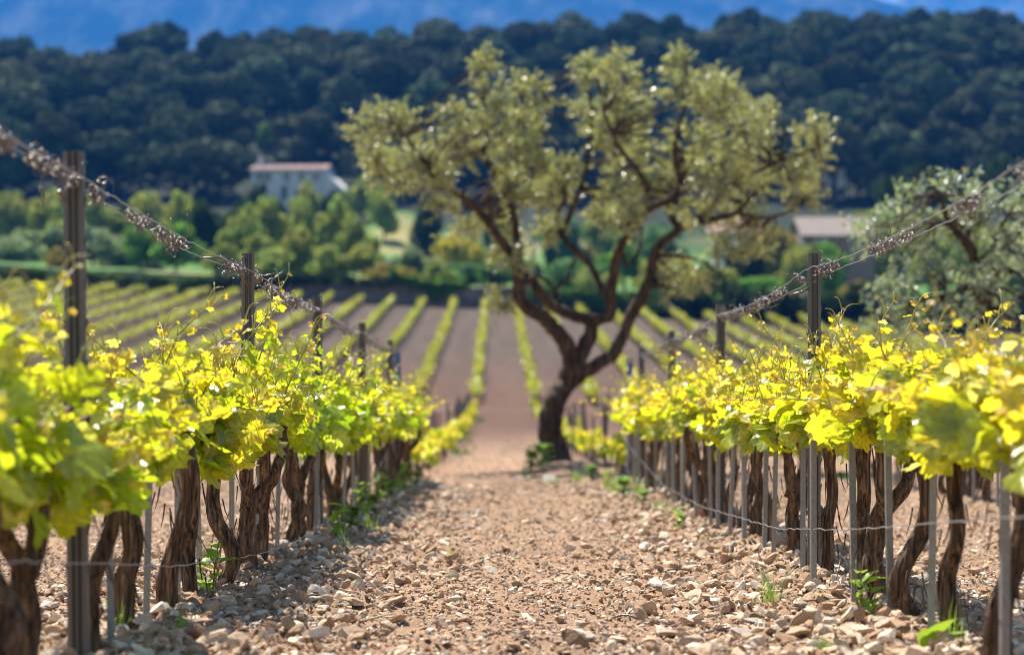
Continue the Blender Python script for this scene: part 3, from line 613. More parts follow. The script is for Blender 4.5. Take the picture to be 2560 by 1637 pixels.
def vine_leaves(mb, P, tip, nrm, size, col, r, lod=0):
    T2 = LTlo if lod else LT; n = len(P); t = unit(tip); nn = nrm - t * (nrm * t).sum(1, keepdims=True); nn = unit(nn); s = np.cross(t, nn)
    rad = np.hypot(T2[:, 0], T2[:, 1])[None]; cup = r.uniform(-.15, .5, (n, 1)); fold = r.uniform(-.1, .55, (n, 1)); roll = r.uniform(-.2, .45, (n, 1))
    ph = r.uniform(0, 6.28, (n, 1)); ang = np.arctan2(T2[:, 0], T2[:, 1])[None]
    dz = -cup * rad ** 2 * .5 + fold * np.abs(T2[:, 0])[None] * .8 - roll * np.clip(T2[:, 1], 0, 1)[None] ** 2 + .07 * rad * np.sin(ang * 5 + ph) + .05 * rad ** 2 * np.sin(ang * 11 + ph * 2)
    asp = r.uniform(.85, 1.1, (n, 1))
    V = P[:, None] + size[:, None, None] * (s[:, None] * (T2[None, :, 0] * asp)[..., None] + t[:, None] * T2[None, :, 1, None] + nn[:, None] * dz[..., None])
    m = len(T2); off = (np.arange(n) * m)[:, None, None]
    Cc = np.repeat(col[:, None, :3], m, 1); al = np.broadcast_to((np.ones(m) * 0 if lod else LV)[None, :, None], (n, m, 1))
    Cc = np.concatenate([Cc, al], 2).reshape(-1, 4)
    if lod: mb.add(V.reshape(-1, 3), (LTRIlo[None] + off).reshape(-1, 3), Cc)
    else: mb.add(V.reshape(-1, 3), [(LTRI[None] + off).reshape(-1, 3), (LQ[None] + off).reshape(-1, 4)], Cc)

LIME = np.array((.56, .68, .025)); YEL = np.array((.92, .76, .045)); BRZ = np.array((.72, .4, .12)); GRN = np.array((.26, .4, .015))
def make_foliage(seed, nshoot, lod=0, lenf=1., spread=.55, tall=0):
    r = np.random.default_rng(seed); lf = MB(); st = MB(); P, T, Nn, Sz, Cc = [], [], [], [], []
    for s_ in range(nshoot):
        yb = r.uniform(-spread, spread); b = np.array([r.normal() * .05, yb, .63 + r.normal() * .05 + .05 * abs(yb)]); L = (.24 + .3 * r.random() ** 1.3) * lenf
        if s_ < tall: L = r.uniform(.6, .8)
        d = unit(np.array([r.normal() * .3, r.normal() * .32, 1.])); m = 9; pts = [b]; sag = r.uniform(0, .1)
        for k in range(m):
            d = unit(d + r.normal(size=3) * .1 + np.array([d[0] * .12, d[1] * .1, -sag])); pts.append(pts[-1] + d * L / m)
        pts = np.array(pts); f = np.linspace(0, 1, m + 1)
        gcol = np.array((.2, .32, .04, 1)) * (1 - .3 * r.random()); tipc = np.array((.5, .42, .08, 1))
        V, Fs = tube(pts, (.0055 if s_ < tall else .0042) * (1 - .65 * f), 4 if lod else 5, cap=False); st.add(V, Fs, np.repeat(gcol[None] * (1 - f[:, None]) + tipc[None] * f[:, None], 4 if lod else 5, 0))
        nl = int(L / (.034 if s_ >= tall else .048)) + 3
        for k in range(nl):
            u = (k + r.uniform(-.2, .2)) / (nl - 1) * .98; u = min(max(u, 0), 1); q = pts[0] * 0 + [np.interp(u, f, pts[:, c]) for c in range(3)]
            a = k * 2.6 + r.normal() * .7; out = unit(np.array([math.cos(a) * 1.1, math.sin(a) * .8, r.uniform(-.3, .5) + .5 * u])); pl = r.uniform(.04, .1) * (1.05 - u * .75)
            p2 = q + out * pl + np.array([0, 0, -.012]); size = ((.12 if s_ >= tall else .095) * (1 - u) ** (.9 if s_ >= tall else 1.25) + .016) * r.uniform(.7, 1.25)
            if k < 2: size *= .9
            if not lod: st.add(*tube([q, q + out * pl * .5 + (0, 0, .006), p2], [.0022, .0018, .0015], 3, cap=False), C=np.array((.32, .36, .06, 1)))
            P.append(p2); T.append(out * .55 + np.array([0, 0, -.75 + u * 1.15]) + r.normal(size=3) * .45); Nn.append(np.array([out[0] * .6, out[1] * 1.1, .3]) + r.normal(size=3) * .45); Sz.append(size)
            y = np.clip(u * .9 + r.normal() * .28 + .12, 0, 1); c = LIME * (1 - y) + YEL * y
            if u > .8: c = c * (1 - (u - .8) * 3.5) + BRZ * (u - .8) * 3.5
            q8 = r.random()
            if q8 < .22 and u < .6: c = c * .45 + GRN * .55
            elif q8 > .9: c = c * .6 + np.array((.85, .72, .34)) * .4
            Cc.append(c * r.uniform(.82, 1.12))
        if not lod:                                                       # tendrils at the tip
            for _ in range(r.integers(2, 5)):
                u = r.uniform(.55, 1.); q = np.array([np.interp(u, f, pts[:, c]) for c in range(3)]); a = r.uniform(0, 6.28); tt = np.linspace(0, 1, 9)[:, None]
                L2 = r.uniform(.07, .17); o2 = np.array([math.cos(a), math.sin(a), 0]); cur = r.uniform(.2, 1.3)
                tp = q + L2 * (o2 * tt * .35 + np.array([0, 0, 1.]) * np.sin(tt * 1.7) * .8 + o2 * np.clip(tt - .5, 0, 1) ** 2 * cur)
                V, Fs = tube(tp, np.linspace(.0028, .0011, 9), 4, cap=False); st.add(V, Fs, np.array((.55, .5, .09, 1)))
    vine_leaves(lf, np.array(P), np.array(T), np.array(Nn), np.array(Sz), np.array(Cc), r, lod)
    return lf.mesh('foliage', M['vine_leaf'], True), st.mesh('shoots', M['stem'], True)

def bark_ridge(r, n=11, amp=.42):
    a = r.uniform(0, 6.28, n); k = r.integers(2, 12, n); tw = r.uniform(-4, 4, n); am = r.uniform(.2, 1, n) / k ** .45
    bumps = [(r.uniform(.05, .95), r.uniform(0, 6.28), r.uniform(.1, .35)) for _ in range(5)]
    def f(t, th):
        v = 1 + amp * sum(am[i] * np.sin(k[i] * th + a[i] + tw[i] * t + 1.2 * np.sin(9 * t + a[i])) for i in range(n)) / 2.2
        for t0, th0, h in bumps: v = v + h * np.exp(-((t - t0) / .05) ** 2 - ((np.angle(np.exp(1j * (th - th0)))) / .6) ** 2)
        return v
    return f
def make_trunk(seed, fork=False, h=.66, rad=.043, lod=0):
    r = np.random.default_rng(seed); mb = MB(); m = 12 if lod else 34; ns = 8 if lod else 30
    def path(p0, p1, bend, t0=0, n=m):
        t = np.linspace(0, 1, n)[:, None]; w1 = r.normal(size=3) * bend * .6; w2 = r.normal(size=3) * bend * .45; w1[2] = w2[2] = 0; w1[0] *= 1.1
        return np.asarray(p0) * (1 - t) + np.asarray(p1) * t + w1 * np.sin(t * np.pi) + w2 * np.sin(t * 2 * np.pi) + (r.normal(size=3) * (.011, .011, 0)) * np.sin(t * 8.5 + r.uniform(0, 6)) + (r.normal(size=3) * (.006, .006, 0)) * np.sin(t * 17 + r.uniform(0, 6))
    lean = r.normal(size=2) * np.array([.025, .045]); head = np.array([lean[0], lean[1], h])
    if fork:
        mid_ = np.array([lean[0] * .4, lean[1] * .4, h * r.uniform(.34, .5)]); P = path((0, 0, -.08), mid_, .02); t = np.linspace(0, 1, m)
        mb.add(*tube(P, rad * (1.25 - .25 * t + .5 * np.exp(-t * 7)), ns, bark_ridge(r)))
        for sg in (-1, 1):
            e_ = np.array([lean[0] + r.normal() * .05 + sg * .05, lean[1] + sg * r.uniform(.08, .15), h + r.normal() * .03]); P = path(mid_ - (0, 0, .03), e_, .035)
            mb.add(*tube(P, rad * (.82 - .12 * t + .28 * np.exp(-((t - 1) / .12) ** 2)), ns, bark_ridge(r)))
        heads = [e_]
    else:
        P = path((0, 0, -.08), head, .032); t = np.linspace(0, 1, m)
        mb.add(*tube(P, rad * (1.02 - .12 * t + .25 * np.exp(-t * 9) + .45 * np.exp(-((t - 1) / .1) ** 2)), ns, bark_ridge(r)))
    for sg in (-1, 1):                                                    # short gnarled arms along the row
        e_ = head + np.array([r.normal() * .04, sg * r.uniform(.24, .42), r.uniform(-.02, .09)]); P = path(head - (0, 0, .03), e_, .03, n=m // 2); t = np.linspace(0, 1, m // 2)
        mb.add(*tube(P, rad * (.62 - .25 * t), max(6, ns // 2), bark_ridge(r)))
        for _ in range(0 if lod else 3):                                  # old spurs
            b = P[r.integers(3, m // 2)]; q = b + np.array([r.normal() * .03, r.normal() * .03, r.uniform(.03, .09)]); mb.add(*tube([b, (b + q) / 2 + r.normal(size=3) * .008, q], [.013, .011, .008], 7))
    for _ in range(0 if lod else 14):                                      # peeling bark strips
        b = np.array([r.normal() * .02, r.normal() * .02, r.uniform(.1, h - .1)]); a = r.uniform(0, 6.28); q = b + np.array([math.cos(a), math.sin(a), 0]) * rad * 1.2
        mb.add(*tube([q, q + (math.cos(a) * .012, math.sin(a) * .012, -.05), q + (math.cos(a) * .03, math.sin(a) * .03, -.09)], [.004, .003, .001], 3))
    return mb.mesh('trunk', M['bark'], True)

FOL = [make_foliage(200 + k, 13, 0, 1, .55, (2, 3, 1, 2, 3, 2, 3, 1, 2, 3)[k]) for k in range(10)]
TRK = [make_trunk(300 + k, k in (2, 8), .64 + .02 * (k % 3),   .0255 + .003 * (k % 3)) for k in range(10)]
SHAPE = ['leaning', 'thick upright', 'forked', 'crooked', 'slim twisted', 'stout', 'bowed', 'knotted', 'forked', 'gnarled']
POSTL = [6.81, 11.0, 14.92, 18.97, 23.19]; POSTR = [11.0, 15.9, 20.75, 25.7]
def plant_vine(x, y, k, label, group, tint, flip, sc=1.0, fz=1.0):
    e = empty('grapevine', (x, y, float(zg(x, y))), (math.pi if flip else 0) + rng.normal() * .08, sc); tag(e, label, 'grapevine', group)
    link('trunk', TRK[k % 10], e)
    f, s_ = FOL[(k * 7 + 3) % 10]; a = link('foliage', f, e); a.color = (*tint, 1); a.scale = (1, 1, fz); a.location.z = .6 * (1 - fz) + (-.1 * float(1 - sstep(y, 6.5, 8)) if x < 0 else .03); b = link('shoots', s_, e); b.scale = (1, 1, fz); b.location.z = a.location.z
    return e
def where_row(d, posts, rowname):
    p = [q_ for q_ in posts if q_ <= d]
    if not p: return f'before the nearest steel post at {rowname}'
    return f'behind the {ORD[len(p) - 1]} steel post at {rowname}'
for rowname, fx, posts, d0, n in (('left', row_left, POSTL, 4.75, 30), ('right', row_right, POSTR, 6.0, 29)):
    cnt = {}
    for k in range(n):
        d = d0 + k * .75 + rng.normal() * .06
        if min(abs(d - q_) for q_ in posts) < .16: d += .22
        wr = where_row(d, posts, rowname); cnt[wr] = cnt.get(wr, 0) + 1
        near = 1.0
        if rowname == 'left': t = np.interp(d, [5, 7, 9, 11.2, 12, 14, 18, 24], [-.5, .0, .6, .7, -.9, -1.0, -.4, 0])
        else: t = np.interp(d, [5, 8, 10, 13, 18, 25], [.7, .7, .45, .3, .3, .3])
        t += rng.normal() * .25; tint = (1.0 + .13 * t, 1.0 - .02 * t, 1.0 + .3 * t)
        plant_vine(float(fx(d)) + rng.normal() * .02, d, k + (0 if rowname == 'left' else 4), f'{SHAPE[(k + (0 if rowname == "left" else 4)) % 10]} yellow-leaved grapevine, {ORD[cnt[wr] - 1]} {wr}', f'old vines of the {rowname} row', tint, rng.random() < .5,
                   1.0 + rng.normal() * .03, float(np.interp(d, [5, 7, 9, 27], [.78, .8, .86, .84]) if rowname == 'left' else np.interp(d, [6, 8, 10], [.68, .74, .8])) + rng.normal() * .05)
for k in range(11):
    d = 17.0 + k * 1.0 + rng.normal() * .07
    plant_vine(float(row_right(d)) + 2.58 + rng.normal() * .02, d, k + 2, f'grapevine seen between the trunks of the right row, {ORD[k]} of the row behind it', 'vines of the second row at right', (1.02, 1, 1), rng.random() < .5, .97)
print('vines', len(bpy.data.objects))

# young vines of the block before the crossing track, each with its stake
YF = [make_foliage(500 + k, 5, 1, .7, .25) for k in range(5)]; YT = [make_trunk(520 + k, False, .42, .022, 1) for k in range(4)]
sk = MB(); 
for (sx, sy) in ((0, 0),):
    P = [(-.0115, -.011), (.0115, -.011), (.0115, -.006), (-.006, -.006), (-.006, .012), (-.0115, .012)]
    V = np.array([(a, b, z) for z in (-.2, .995, 1.0) for a, b in P]); V[12:, :2] *= .9; i = np.arange(6)[None]; j = (i + 1) % 6
    sk.add(V, [np.concatenate([np.stack([i + o_, j + o_, j + o_ + 6, i + o_ + 6], -1).reshape(-1, 4) for o_ in (0, 6)]), np.array([[12, 13, 14, 15, 16, 17]])])
SKM = sk.mesh('stake', M['stake'])
SKB = SKM.copy(); SKB.materials[0] = M['post']; SKBL = SKM.copy(); SKBL.materials[0] = M['blue']
def stake(x, y, h, label, group, me=None, lean=(0, 0), sc=1.0):
    o = link('stake', me or SKM, None, (x, y, float(zg(x, y)))); o.scale = (sc, sc, h); o.rotation_euler = (lean[0], lean[1], rng.uniform(-.3, .3)); tag(o, label, 'stake', group); return o
for k, da, db, side in ((0, 28.2, 94, 'in the row left of the path'), (1, 29.0, 94, 'in the row behind the olive trunk'), (-1, 58, 92, 'in the second row left of the path'), (2, 30, 60, 'in the row right of the olive trunk')):
    ii_ = 0; d = da
    while d < db:
        x_ = float(row_far(k, d)) + rng.normal() * .05; z_ = float(zg(x_, d)); sc = rng.uniform(.65, 1.05) * .82
        if rng.random() < .9 and not (k == 1 and abs(d - 33) < .8):
            e = empty('young_vine', (x_, d, z_ - .18 * sc), rng.uniform(0, 6.28), sc)
            g = 'nearest' if d < 34 else 'middle' if d < 60 else 'farthest'
            tag(e, f'small yellow-leaved vine, {g} part, {side}', 'young vine', f'young vines {side}, {g} part')
            f, s_ = YF[ii_ % 5]; a = link('foliage', f, e); a.color = (1.05, 1, 1, 1); link('trunk', YT[ii_ % 4], e).location.z = .18; link('shoots', s_, e); a.location.z = -.0
        if rng.random() < .55:
            stake(x_ - .1, d + .1, rng.uniform(.7, 1.0), f'thin grey stake standing by a young vine {side}', f'stakes {side}', SKB, (rng.normal() * .04, rng.normal() * .05), 1.6)
        ii_ += 1; d += 1.02 if k in (0, 1) else 1.6
# stakes of the old rows
for rowname, fx, posts, d0 in (('left', row_left, POSTL, 5.6), ('right', row_right, POSTR, 5.75)):
    cnt = {}
    for k in range(26):
        d = d0 + k * .84 + rng.normal() * .08; wr = where_row(d, posts, rowname); cnt[wr] = cnt.get(wr, 0) + 1
        if rowname == 'left' and k in (1, 9): continue
        h = rng.uniform(.6, .74) if k != 3 or rowname == 'left' else .86
        stake(float(fx(d)) + (.02 if rowname == 'left' else -.1) + rng.normal() * .03, d, h, f'pale metal vine stake, {ORD[cnt[wr] - 1]} {wr}', f'vine stakes of the {rowname} row', None, (rng.normal() * .02, rng.normal() * .022))
for k in range(10):
    d = 17.3 + k * 1.0; stake(float(row_right(d)) + 2.5, d, rng.uniform(.7, .9), f'pale stake seen between the right row trunks, {ORD[k]} of the row behind', 'vine stakes of the second row at right')
stake((992 - 1280) / F * 25, 25.0, 1.38, 'blue-grey stake at the far end of the left row', None, SKBL, (0, 0), 3.0)
stake((1575 - 1280) / F * 27.8, 27.8, 1.42, 'blue-grey stake at the far end of the right row', None, SKBL, (0, 0), 3.0)

# ------------------------------------------------------------ steel posts and wires
prof = np.array([(-.029, .018), (-.029, -.012), (-.024, -.0175), (-.013, -.0175), (-.009, -.006), (-.003, -.006), (.0, -.0175), (.004, -.0175), (.007, -.006), (.013, -.006), (.016, -.0175), (.024, -.0175), (.029, -.012), (.029, .018), (.021, .018), (.021, .0), (-.021, .0), (-.021, .018)])
pm = MB(); n = len(prof); V = np.array([(a, b, z) for z in (-.3, 1.497, 1.5) for a, b in prof]); V[2 * n:, :2] *= .97
i = np.arange(n)[None]; j = (i + 1) % n
pm.add(V, [np.concatenate([np.stack([i + o_, j + o_, j + o_ + n, i + o_ + n], -1).reshape(-1, 4) for o_ in (0, n)]), (np.arange(n) + 2 * n)[None]])
for z in np.arange(.32, 1.46, .115):
    for sx in (-1, 1): pm.add(*box(sx * .0305, .004, z, .004, .012, .022)); pm.add(*box(sx * .034, .004, z + .012, .004, .01, .014))
PM = pm.mesh('steel_post', M['post'])
def post(d, fx, label, group):
    x = float(fx(d)); o = link('steel_post', PM, None, (x, d, float(PROF(d)))); o.rotation_euler = (rng.normal() * .006, rng.normal() * .008, rng.normal() * .06); tag(o, label, 'trellis post', group); return o
for k, d in enumerate(POSTL): post(d, row_left, f'grey ribbed steel trellis post, {ORD[k]} from the camera in the left row', 'steel posts of the left row')
for k, d in enumerate(POSTR): post(d, row_right, f'grey ribbed steel trellis post, {ORD[k]} from the camera in the right row', 'steel posts of the right row')
post(6.05, row_right, 'grey ribbed steel trellis post at the extreme right edge before the right row', 'steel posts of the right row')
post(21.2, lambda d: row_right(d) + 2.58, 'grey steel post of the row behind the right row', None)
def wire(name, pts, rad, label, group=None, kink=.004):
    pts = np.array(pts, float); s_ = np.concatenate([[0], np.cumsum(np.linalg.norm(np.diff(pts, axis=0), axis=1))]); u = np.arange(0, s_[-1], .05)
    P = np.stack([np.interp(u, s_, pts[:, c]) for c in range(3)], 1)
    for _ in range(14): P[1:-1] = (P[:-2] + P[1:-1] * 2 + P[2:]) / 4
    nz = rng.normal(size=P.shape) * kink * np.array([1, 0, 1.8]); nz[1:-1] = (nz[:-2] + 2 * nz[1:-1] + nz[2:]) / 4; P[1:-1] += nz[1:-1]
    o = MB().add(*tube(P, rad, 6)).obj(name, M['wire'], smooth=True); tag(o, label, 'wire', group); return o
WIRES = []
for rowname, fx, posts, d0 in (('left', row_left, POSTL, 3.6), ('right', row_right, [6.05] + POSTR, 4)):
    for sd, dz in ((-1, 1.43), (1, 1.415 if rowname == 'left' else 1.40)):
        ps = [d0] + posts; pts = []
        for a, b in zip(ps[:-1], ps[1:]):
            for t in np.linspace(0, 1, 8)[:-1]:
                d = a + (b - a) * t; sag = .03 * (1 - sd * .4) * 4 * t * (1 - t) * (a > 5); pts.append((float(fx(d)) + sd * .033, d, float(PROF(d)) + dz - sag))
        d = ps[-1]; pts.append((float(fx(d)) + sd * .033, d, float(PROF(d)) + dz))
        WIRES.append((rowname, sd, np.array(pts)))
        wire('top_wire', pts, .0019, f'{"near" if sd < 0 else "far"}-side strand of the double top wire along the {rowname} row' if rowname == 'right' else f'{"outer" if sd < 0 else "path-side"} strand of the double top wire along the left row', f'top wires of the {rowname} row', .0015)
def low(fx, off, L): return [(float(fx(d)) + off, d, (818 - y) / F * d) for d, y in L]
wire('low_wire', low(row_left, .075, [(4.8, 1405), (5.78, 1403), (8.1, 1414), (10.66, 1387), (12.56, 1355), (16.7, 1265), (19.5, 1190), (21.9, 1105), (23.2, 1063)]), .0022, 'slack low wire sagging across the trunks of the left row', None, .002)
wire('low_wire', low(row_right, -.14, [(5.4, 1285), (6.48, 1300), (8.7, 1323), (11.2, 1321), (15.8, 1265), (19.8, 1212), (25.7, 1116), (27.4, 1074)]), .0022, 'slack low wire sagging in front of the trunks of the right row', None, .002)
wire('cordon_wire', [(float(row_right(d)) - .07, d, float(PROF(d)) + .655) for d in np.arange(5, 27, 1.)], .002, 'straight wire running at trunk-head height along the right row', None, .003)
wire('cordon_wire', [(float(row_left(d)) + .05, d, float(PROF(d)) + .655) for d in np.arange(5, 24, 1.)], .002, 'straight wire running at trunk-head height along the left row', None, .003)

# dry tendrils wound round the top wires
def tendril_clump(seed):
    r = np.random.default_rng(seed); mb = MB(); t = np.linspace(0, 1, 60)[:, None]
    a0 = r.uniform(0, 6); P = np.concatenate([(.012 + .01 * np.sin(t * 9)) * np.cos(t * 24 + a0), (t - .5) * .2, (.012 + .01 * np.sin(t * 7)) * np.sin(t * 24 + a0)], 1); mb.add(*tube(P, .0021, 5, cap=False))
    for _ in range(20):
        y0 = np.clip(r.normal() * .035, -.09, .09); L = r.uniform(.02, .07) * (1 if r.random() < .85 else 1.8); m = 12; t = np.linspace(0, 1, m)[:, None]
        p = np.array([r.normal() * .01, y0, r.normal() * .012]); d = unit(r.normal(size=3) + (0, 0, -.45)); e_ = unit(np.cross(d, r.normal(size=3))); g = np.cross(d, e_); k = r.uniform(3, 12) * r.choice([-1, 1]); w_ = r.uniform(.12, .3) * L
        P = p + d * t * L * .8 + e_ * w_ * np.sin(t * k) + g * w_ * (1 - np.cos(t * k)); V, Fs = tube(P, np.linspace(.003, .0013, m) * r.uniform(.75, 1.3), 5, cap=False)
        mb.add(V, Fs, np.array((*(r.uniform(.5, 1.5) * np.array((1, r.uniform(.95, 1.2), r.uniform(.9, 1.5)))), 1)))
    if r.random() < .35:
        p = np.array([0, r.normal() * .03, 0]); q = p + np.array([r.normal() * .04, r.normal() * .05, -r.uniform(.06, .15)]); mb.add(*tube([p, (p + q) / 2 + r.normal(size=3) * .02, q], [.003, .0025, .0015], 5))
    return mb.mesh('dry_tendrils', M['tendril'], True)
TC = [tendril_clump(700 + k) for k in range(9)]
for rowname, fx, posts, d0, gaps in (('left', row_left, POSTL, 5.1, ()), ('right', row_right, [6.05] + POSTR, 5.75, ((6.55, 7.25), (7.5, 8.35)))):
    d = d0; ii_ = 0
    while d < posts[-1] - .1:
        if not any(a < d < b for a, b in gaps) and rng.random() < (.3 if d < 6.4 and rowname == 'left' else .8 if int(d * 1.3) % 3 else .22):
            ps = posts; sag = 0
            for a, b in zip(ps[:-1], ps[1:]):
                if a <= d <= b: t = (d - a) / (b - a); sag = .12 * t * (1 - t)
            o = link('dry_tendrils', TC[rng.integers(9)], None, (float(fx(d)), d, float(PROF(d)) + 1.42 - sag)); o.rotation_euler = (0, rng.normal() * .2, math.pi * rng.integers(2)); s_ = rng.uniform(.6, 1.15) * .85; o.scale = (s_, 1, s_)
            wr = where_row(d, posts if rowname == 'left' else posts[1:], rowname); tag(o, f'curled brown dead tendrils wound round the wires {wr}', 'dead tendrils', f'dead tendrils on the top wires {wr}')
        d += rng.uniform(.12, .26); ii_ += 1
def cane(pts, rad, label):
    m_ = MB().add(*tube(pts, rad, 7)); 
    for q_ in pts[1:-1]: m_.add(*tube([np.array(q_) - (0, .008, 0), q_, np.array(q_) + (0, .008, 0)], [rad[0] * .8, rad[0] * 1.5, rad[0] * .8], 7))
    tag(m_.obj('dead_cane', M['tendril'], smooth=True), label, 'dead cane')
cane([px(550, 640, 10.7), px(592, 668, 10.75), px(622, 716, 10.8)], [.006, .005, .0045], 'dead forked cane hanging left of the focused left post')
cane([px(622, 716, 10.8), px(655, 690, 10.78), px(690, 683, 10.75)], [.0045, .0045, .004], 'dead cane crossing in front of the focused left post')
cane([px(502, 645, 10.3), px(545, 643, 10.35), px(585, 655, 10.4)], [.005, .0045, .004], 'short dead cane lying level under the left top wires')
cane([px(1973, 738, 10.95), px(2005, 729, 10.97), px(2022, 720, 11)], [.0055, .005, .004], 'short dead cane caught on the focused right post')
cane([px(680, 700, 11.6), px(700, 684, 11.7), px(706, 678, 11.8)], [.0045, .004, .003], 'pale dead twig end sticking up right of the focused left post')
cane([px(108, 415, 6.5), px(104, 470, 6.5), px(110, 530, 6.5)], [.0035, .003, .002], 'dead tendril hanging down left of the nearest left post')
cane([px(146, 478, 6.7), px(156, 490, 6.72), px(165, 500, 6.74)], [.005, .006, .004], 'short brown bud stuck to the nearest left post')

# ------------------------------------------------------------ olive trees
def olive_leaves(P, D, size, r):
    """narrow leaves: four-sided blades at P pointing along D"""
    n = len(P); t = unit(D); s_ = unit(np.cross(t, r.normal(size=(n, 3)))); nn = np.cross(t, s_); L = size * r.uniform(.7, 1.25, (n, 1)); w_ = L * r.uniform(.13, .19, (n, 1))
    V = np.stack([P, P + t * L * .5 + s_ * w_ + nn * L * .03, P + t * L + nn * L * .08, P + t * L * .5 - s_ * w_ + nn * L * .03], 1)
    g = r.uniform(.7, 1.35, (n, 1)); y = r.uniform(0, 1, (n, 1)); silver = (r.random((n, 1)) < .2)
    c = np.concatenate([g * (.25 + .17 * y), g * (.275 + .155 * y), g * (.135 + .05 * y)], 1); c = np.where(silver, np.array((.42, .45, .38)) * g, c)
    return V.reshape(-1, 3), np.arange(n * 4).reshape(n, 4), np.repeat(np.concatenate([c, np.ones((n, 1))], 1), 4, 0)
def smooth_path(pts, k=5):
    pts = np.array(pts, float); u = np.arange(len(pts)); q = np.linspace(0, len(pts) - 1, (len(pts) - 1) * k + 1); out = np.zeros((len(q), pts.shape[1]))
    P = np.concatenate([2 * pts[:1] - pts[1:2], pts, 2 * pts[-1:] - pts[-2:-1]])
    for i_, t in enumerate(q):
        j = min(int(t), len(pts) - 2); f = t - j; a, b, c_, d = P[j], P[j + 1], P[j + 2], P[j + 3]
        out[i_] = .5 * ((2 * b) + (c_ - a) * f + (2 * a - 5 * b + 4 * c_ - d) * f * f + (-a + 3 * b - 3 * c_ + d) * f ** 3)
    return out
def olive(name, label, limbs, blobs, seed, nspray, base, D, leafsize=.062, spray=20, tint=(1, 1, 1)):
    """limbs: (list of (x, y, depth, radius)); blobs: (x, y, depth, rx, ry, rd) all in metres relative to base"""
    r = np.random.default_rng(seed); e = empty(name, base); tag(e, label, 'olive tree'); tr = MB(); nodes = []
    for lm in limbs:
        q = smooth_path(lm, 5); q[:, 3] *= 1.2 - .56 * np.clip(q[:, 3] / .16, 0, 1); q[1:-1, :3] += r.normal(size=(len(q) - 2, 3)) * q[1:-1, 3:4] * .08
        tr.add(*tube(q[:, :3], q[:, 3], 16 if q[0, 3] > .1 else 9, bark_ridge(r, 7, .16)))
        nodes.append(q[q[:, 3] < .11]) if (q[:, 3] < .11).any() else None
    nodes = np.concatenate(nodes); B = np.array(blobs); area = B[:, 3] * B[:, 4] + .02; k = r.choice(len(B), nspray, p=area / area.sum())
    dirs = unit(r.normal(size=(nspray, 3))); rad = r.uniform(.1, 1, (nspray, 1)) ** .5 * 1.0; C0 = B[k][:, [0, 2, 1]]; Rr = B[k][:, [3, 5, 4]]
    P = C0 + dirs * rad * Rr
    tw = tr; tips = []
    for b in range(len(B)):                                               # boughs that carry each leafy clump
        c0 = B[b][[0, 2, 1]]; i_ = np.argmin(((nodes[:, :3] - c0) ** 2).sum(1)); s0 = nodes[i_, :3]
        for _ in range(4):
            e_ = c0 + r.normal(size=3) * B[b][[3, 5, 4]] * .55; m1 = (s0 + e_) / 2 + r.normal(size=3) * .09; q = smooth_path([s0, m1, e_], 4); rr = np.linspace(min(.026, nodes[i_, 3] * .8), .006, len(q)); tw.add(*tube(q, rr, 5, cap=False)); tips.append(q)
    tips = np.concatenate(tips)
    out = unit(dirs * .8 + np.array([0, 0, .5]) + r.normal(size=(nspray, 3)) * .45); SL = r.uniform(.1, .23, nspray); LP, LD = [], []
    for j in range(nspray):
        i_ = np.argmin(((tips - P[j]) ** 2).sum(1)); a = tips[i_]
        if np.linalg.norm(a - P[j]) < .45 and r.random() < .5: tw.add(*tube([a, P[j]], [.005, .003], 3, cap=False))
        t = np.linspace(0, 1, spray)[:, None]; bend = r.normal(size=3) * .25 + np.array([0, 0, -.2]); S_ = P[j] + out[j] * SL[j] * t + bend * SL[j] * t ** 2
        if j % 2: tw.add(*tube(S_[::6], np.linspace(.003, .0015, len(S_[::6])), 3, cap=False))
        LP.append(S_); LD.append(out[j] * .5 + unit(r.normal(size=(spray, 3))))
    LP = np.concatenate(LP); LD = np.concatenate(LD)
    tr.obj('trunk', M['obark'], e, True)
    cr = MB().add(*olive_leaves(LP, LD, leafsize, r)).obj('crown', M['olive_leaf'], e); cr.color = (*tint, 1)
    return e
def local(d):
    def f(x, y, dz=0): p = px(x, y, d); return p.x, dz, p.z
    return f
OD = 33.0; ox, oz = px(1396, 0, OD).x, float(PROF(OD)) + .1
def lm(pts, r0, r1, d0=0., d1=0.):
    n = len(pts); out = []
    for i_, (x, y) in enumerate(pts):
        t = i_ / (n - 1); p = px(x, y, OD); out.append((p.x - ox, d0 + (d1 - d0) * t, p.z - oz, r0 * (r1 / r0) ** t))
    return out
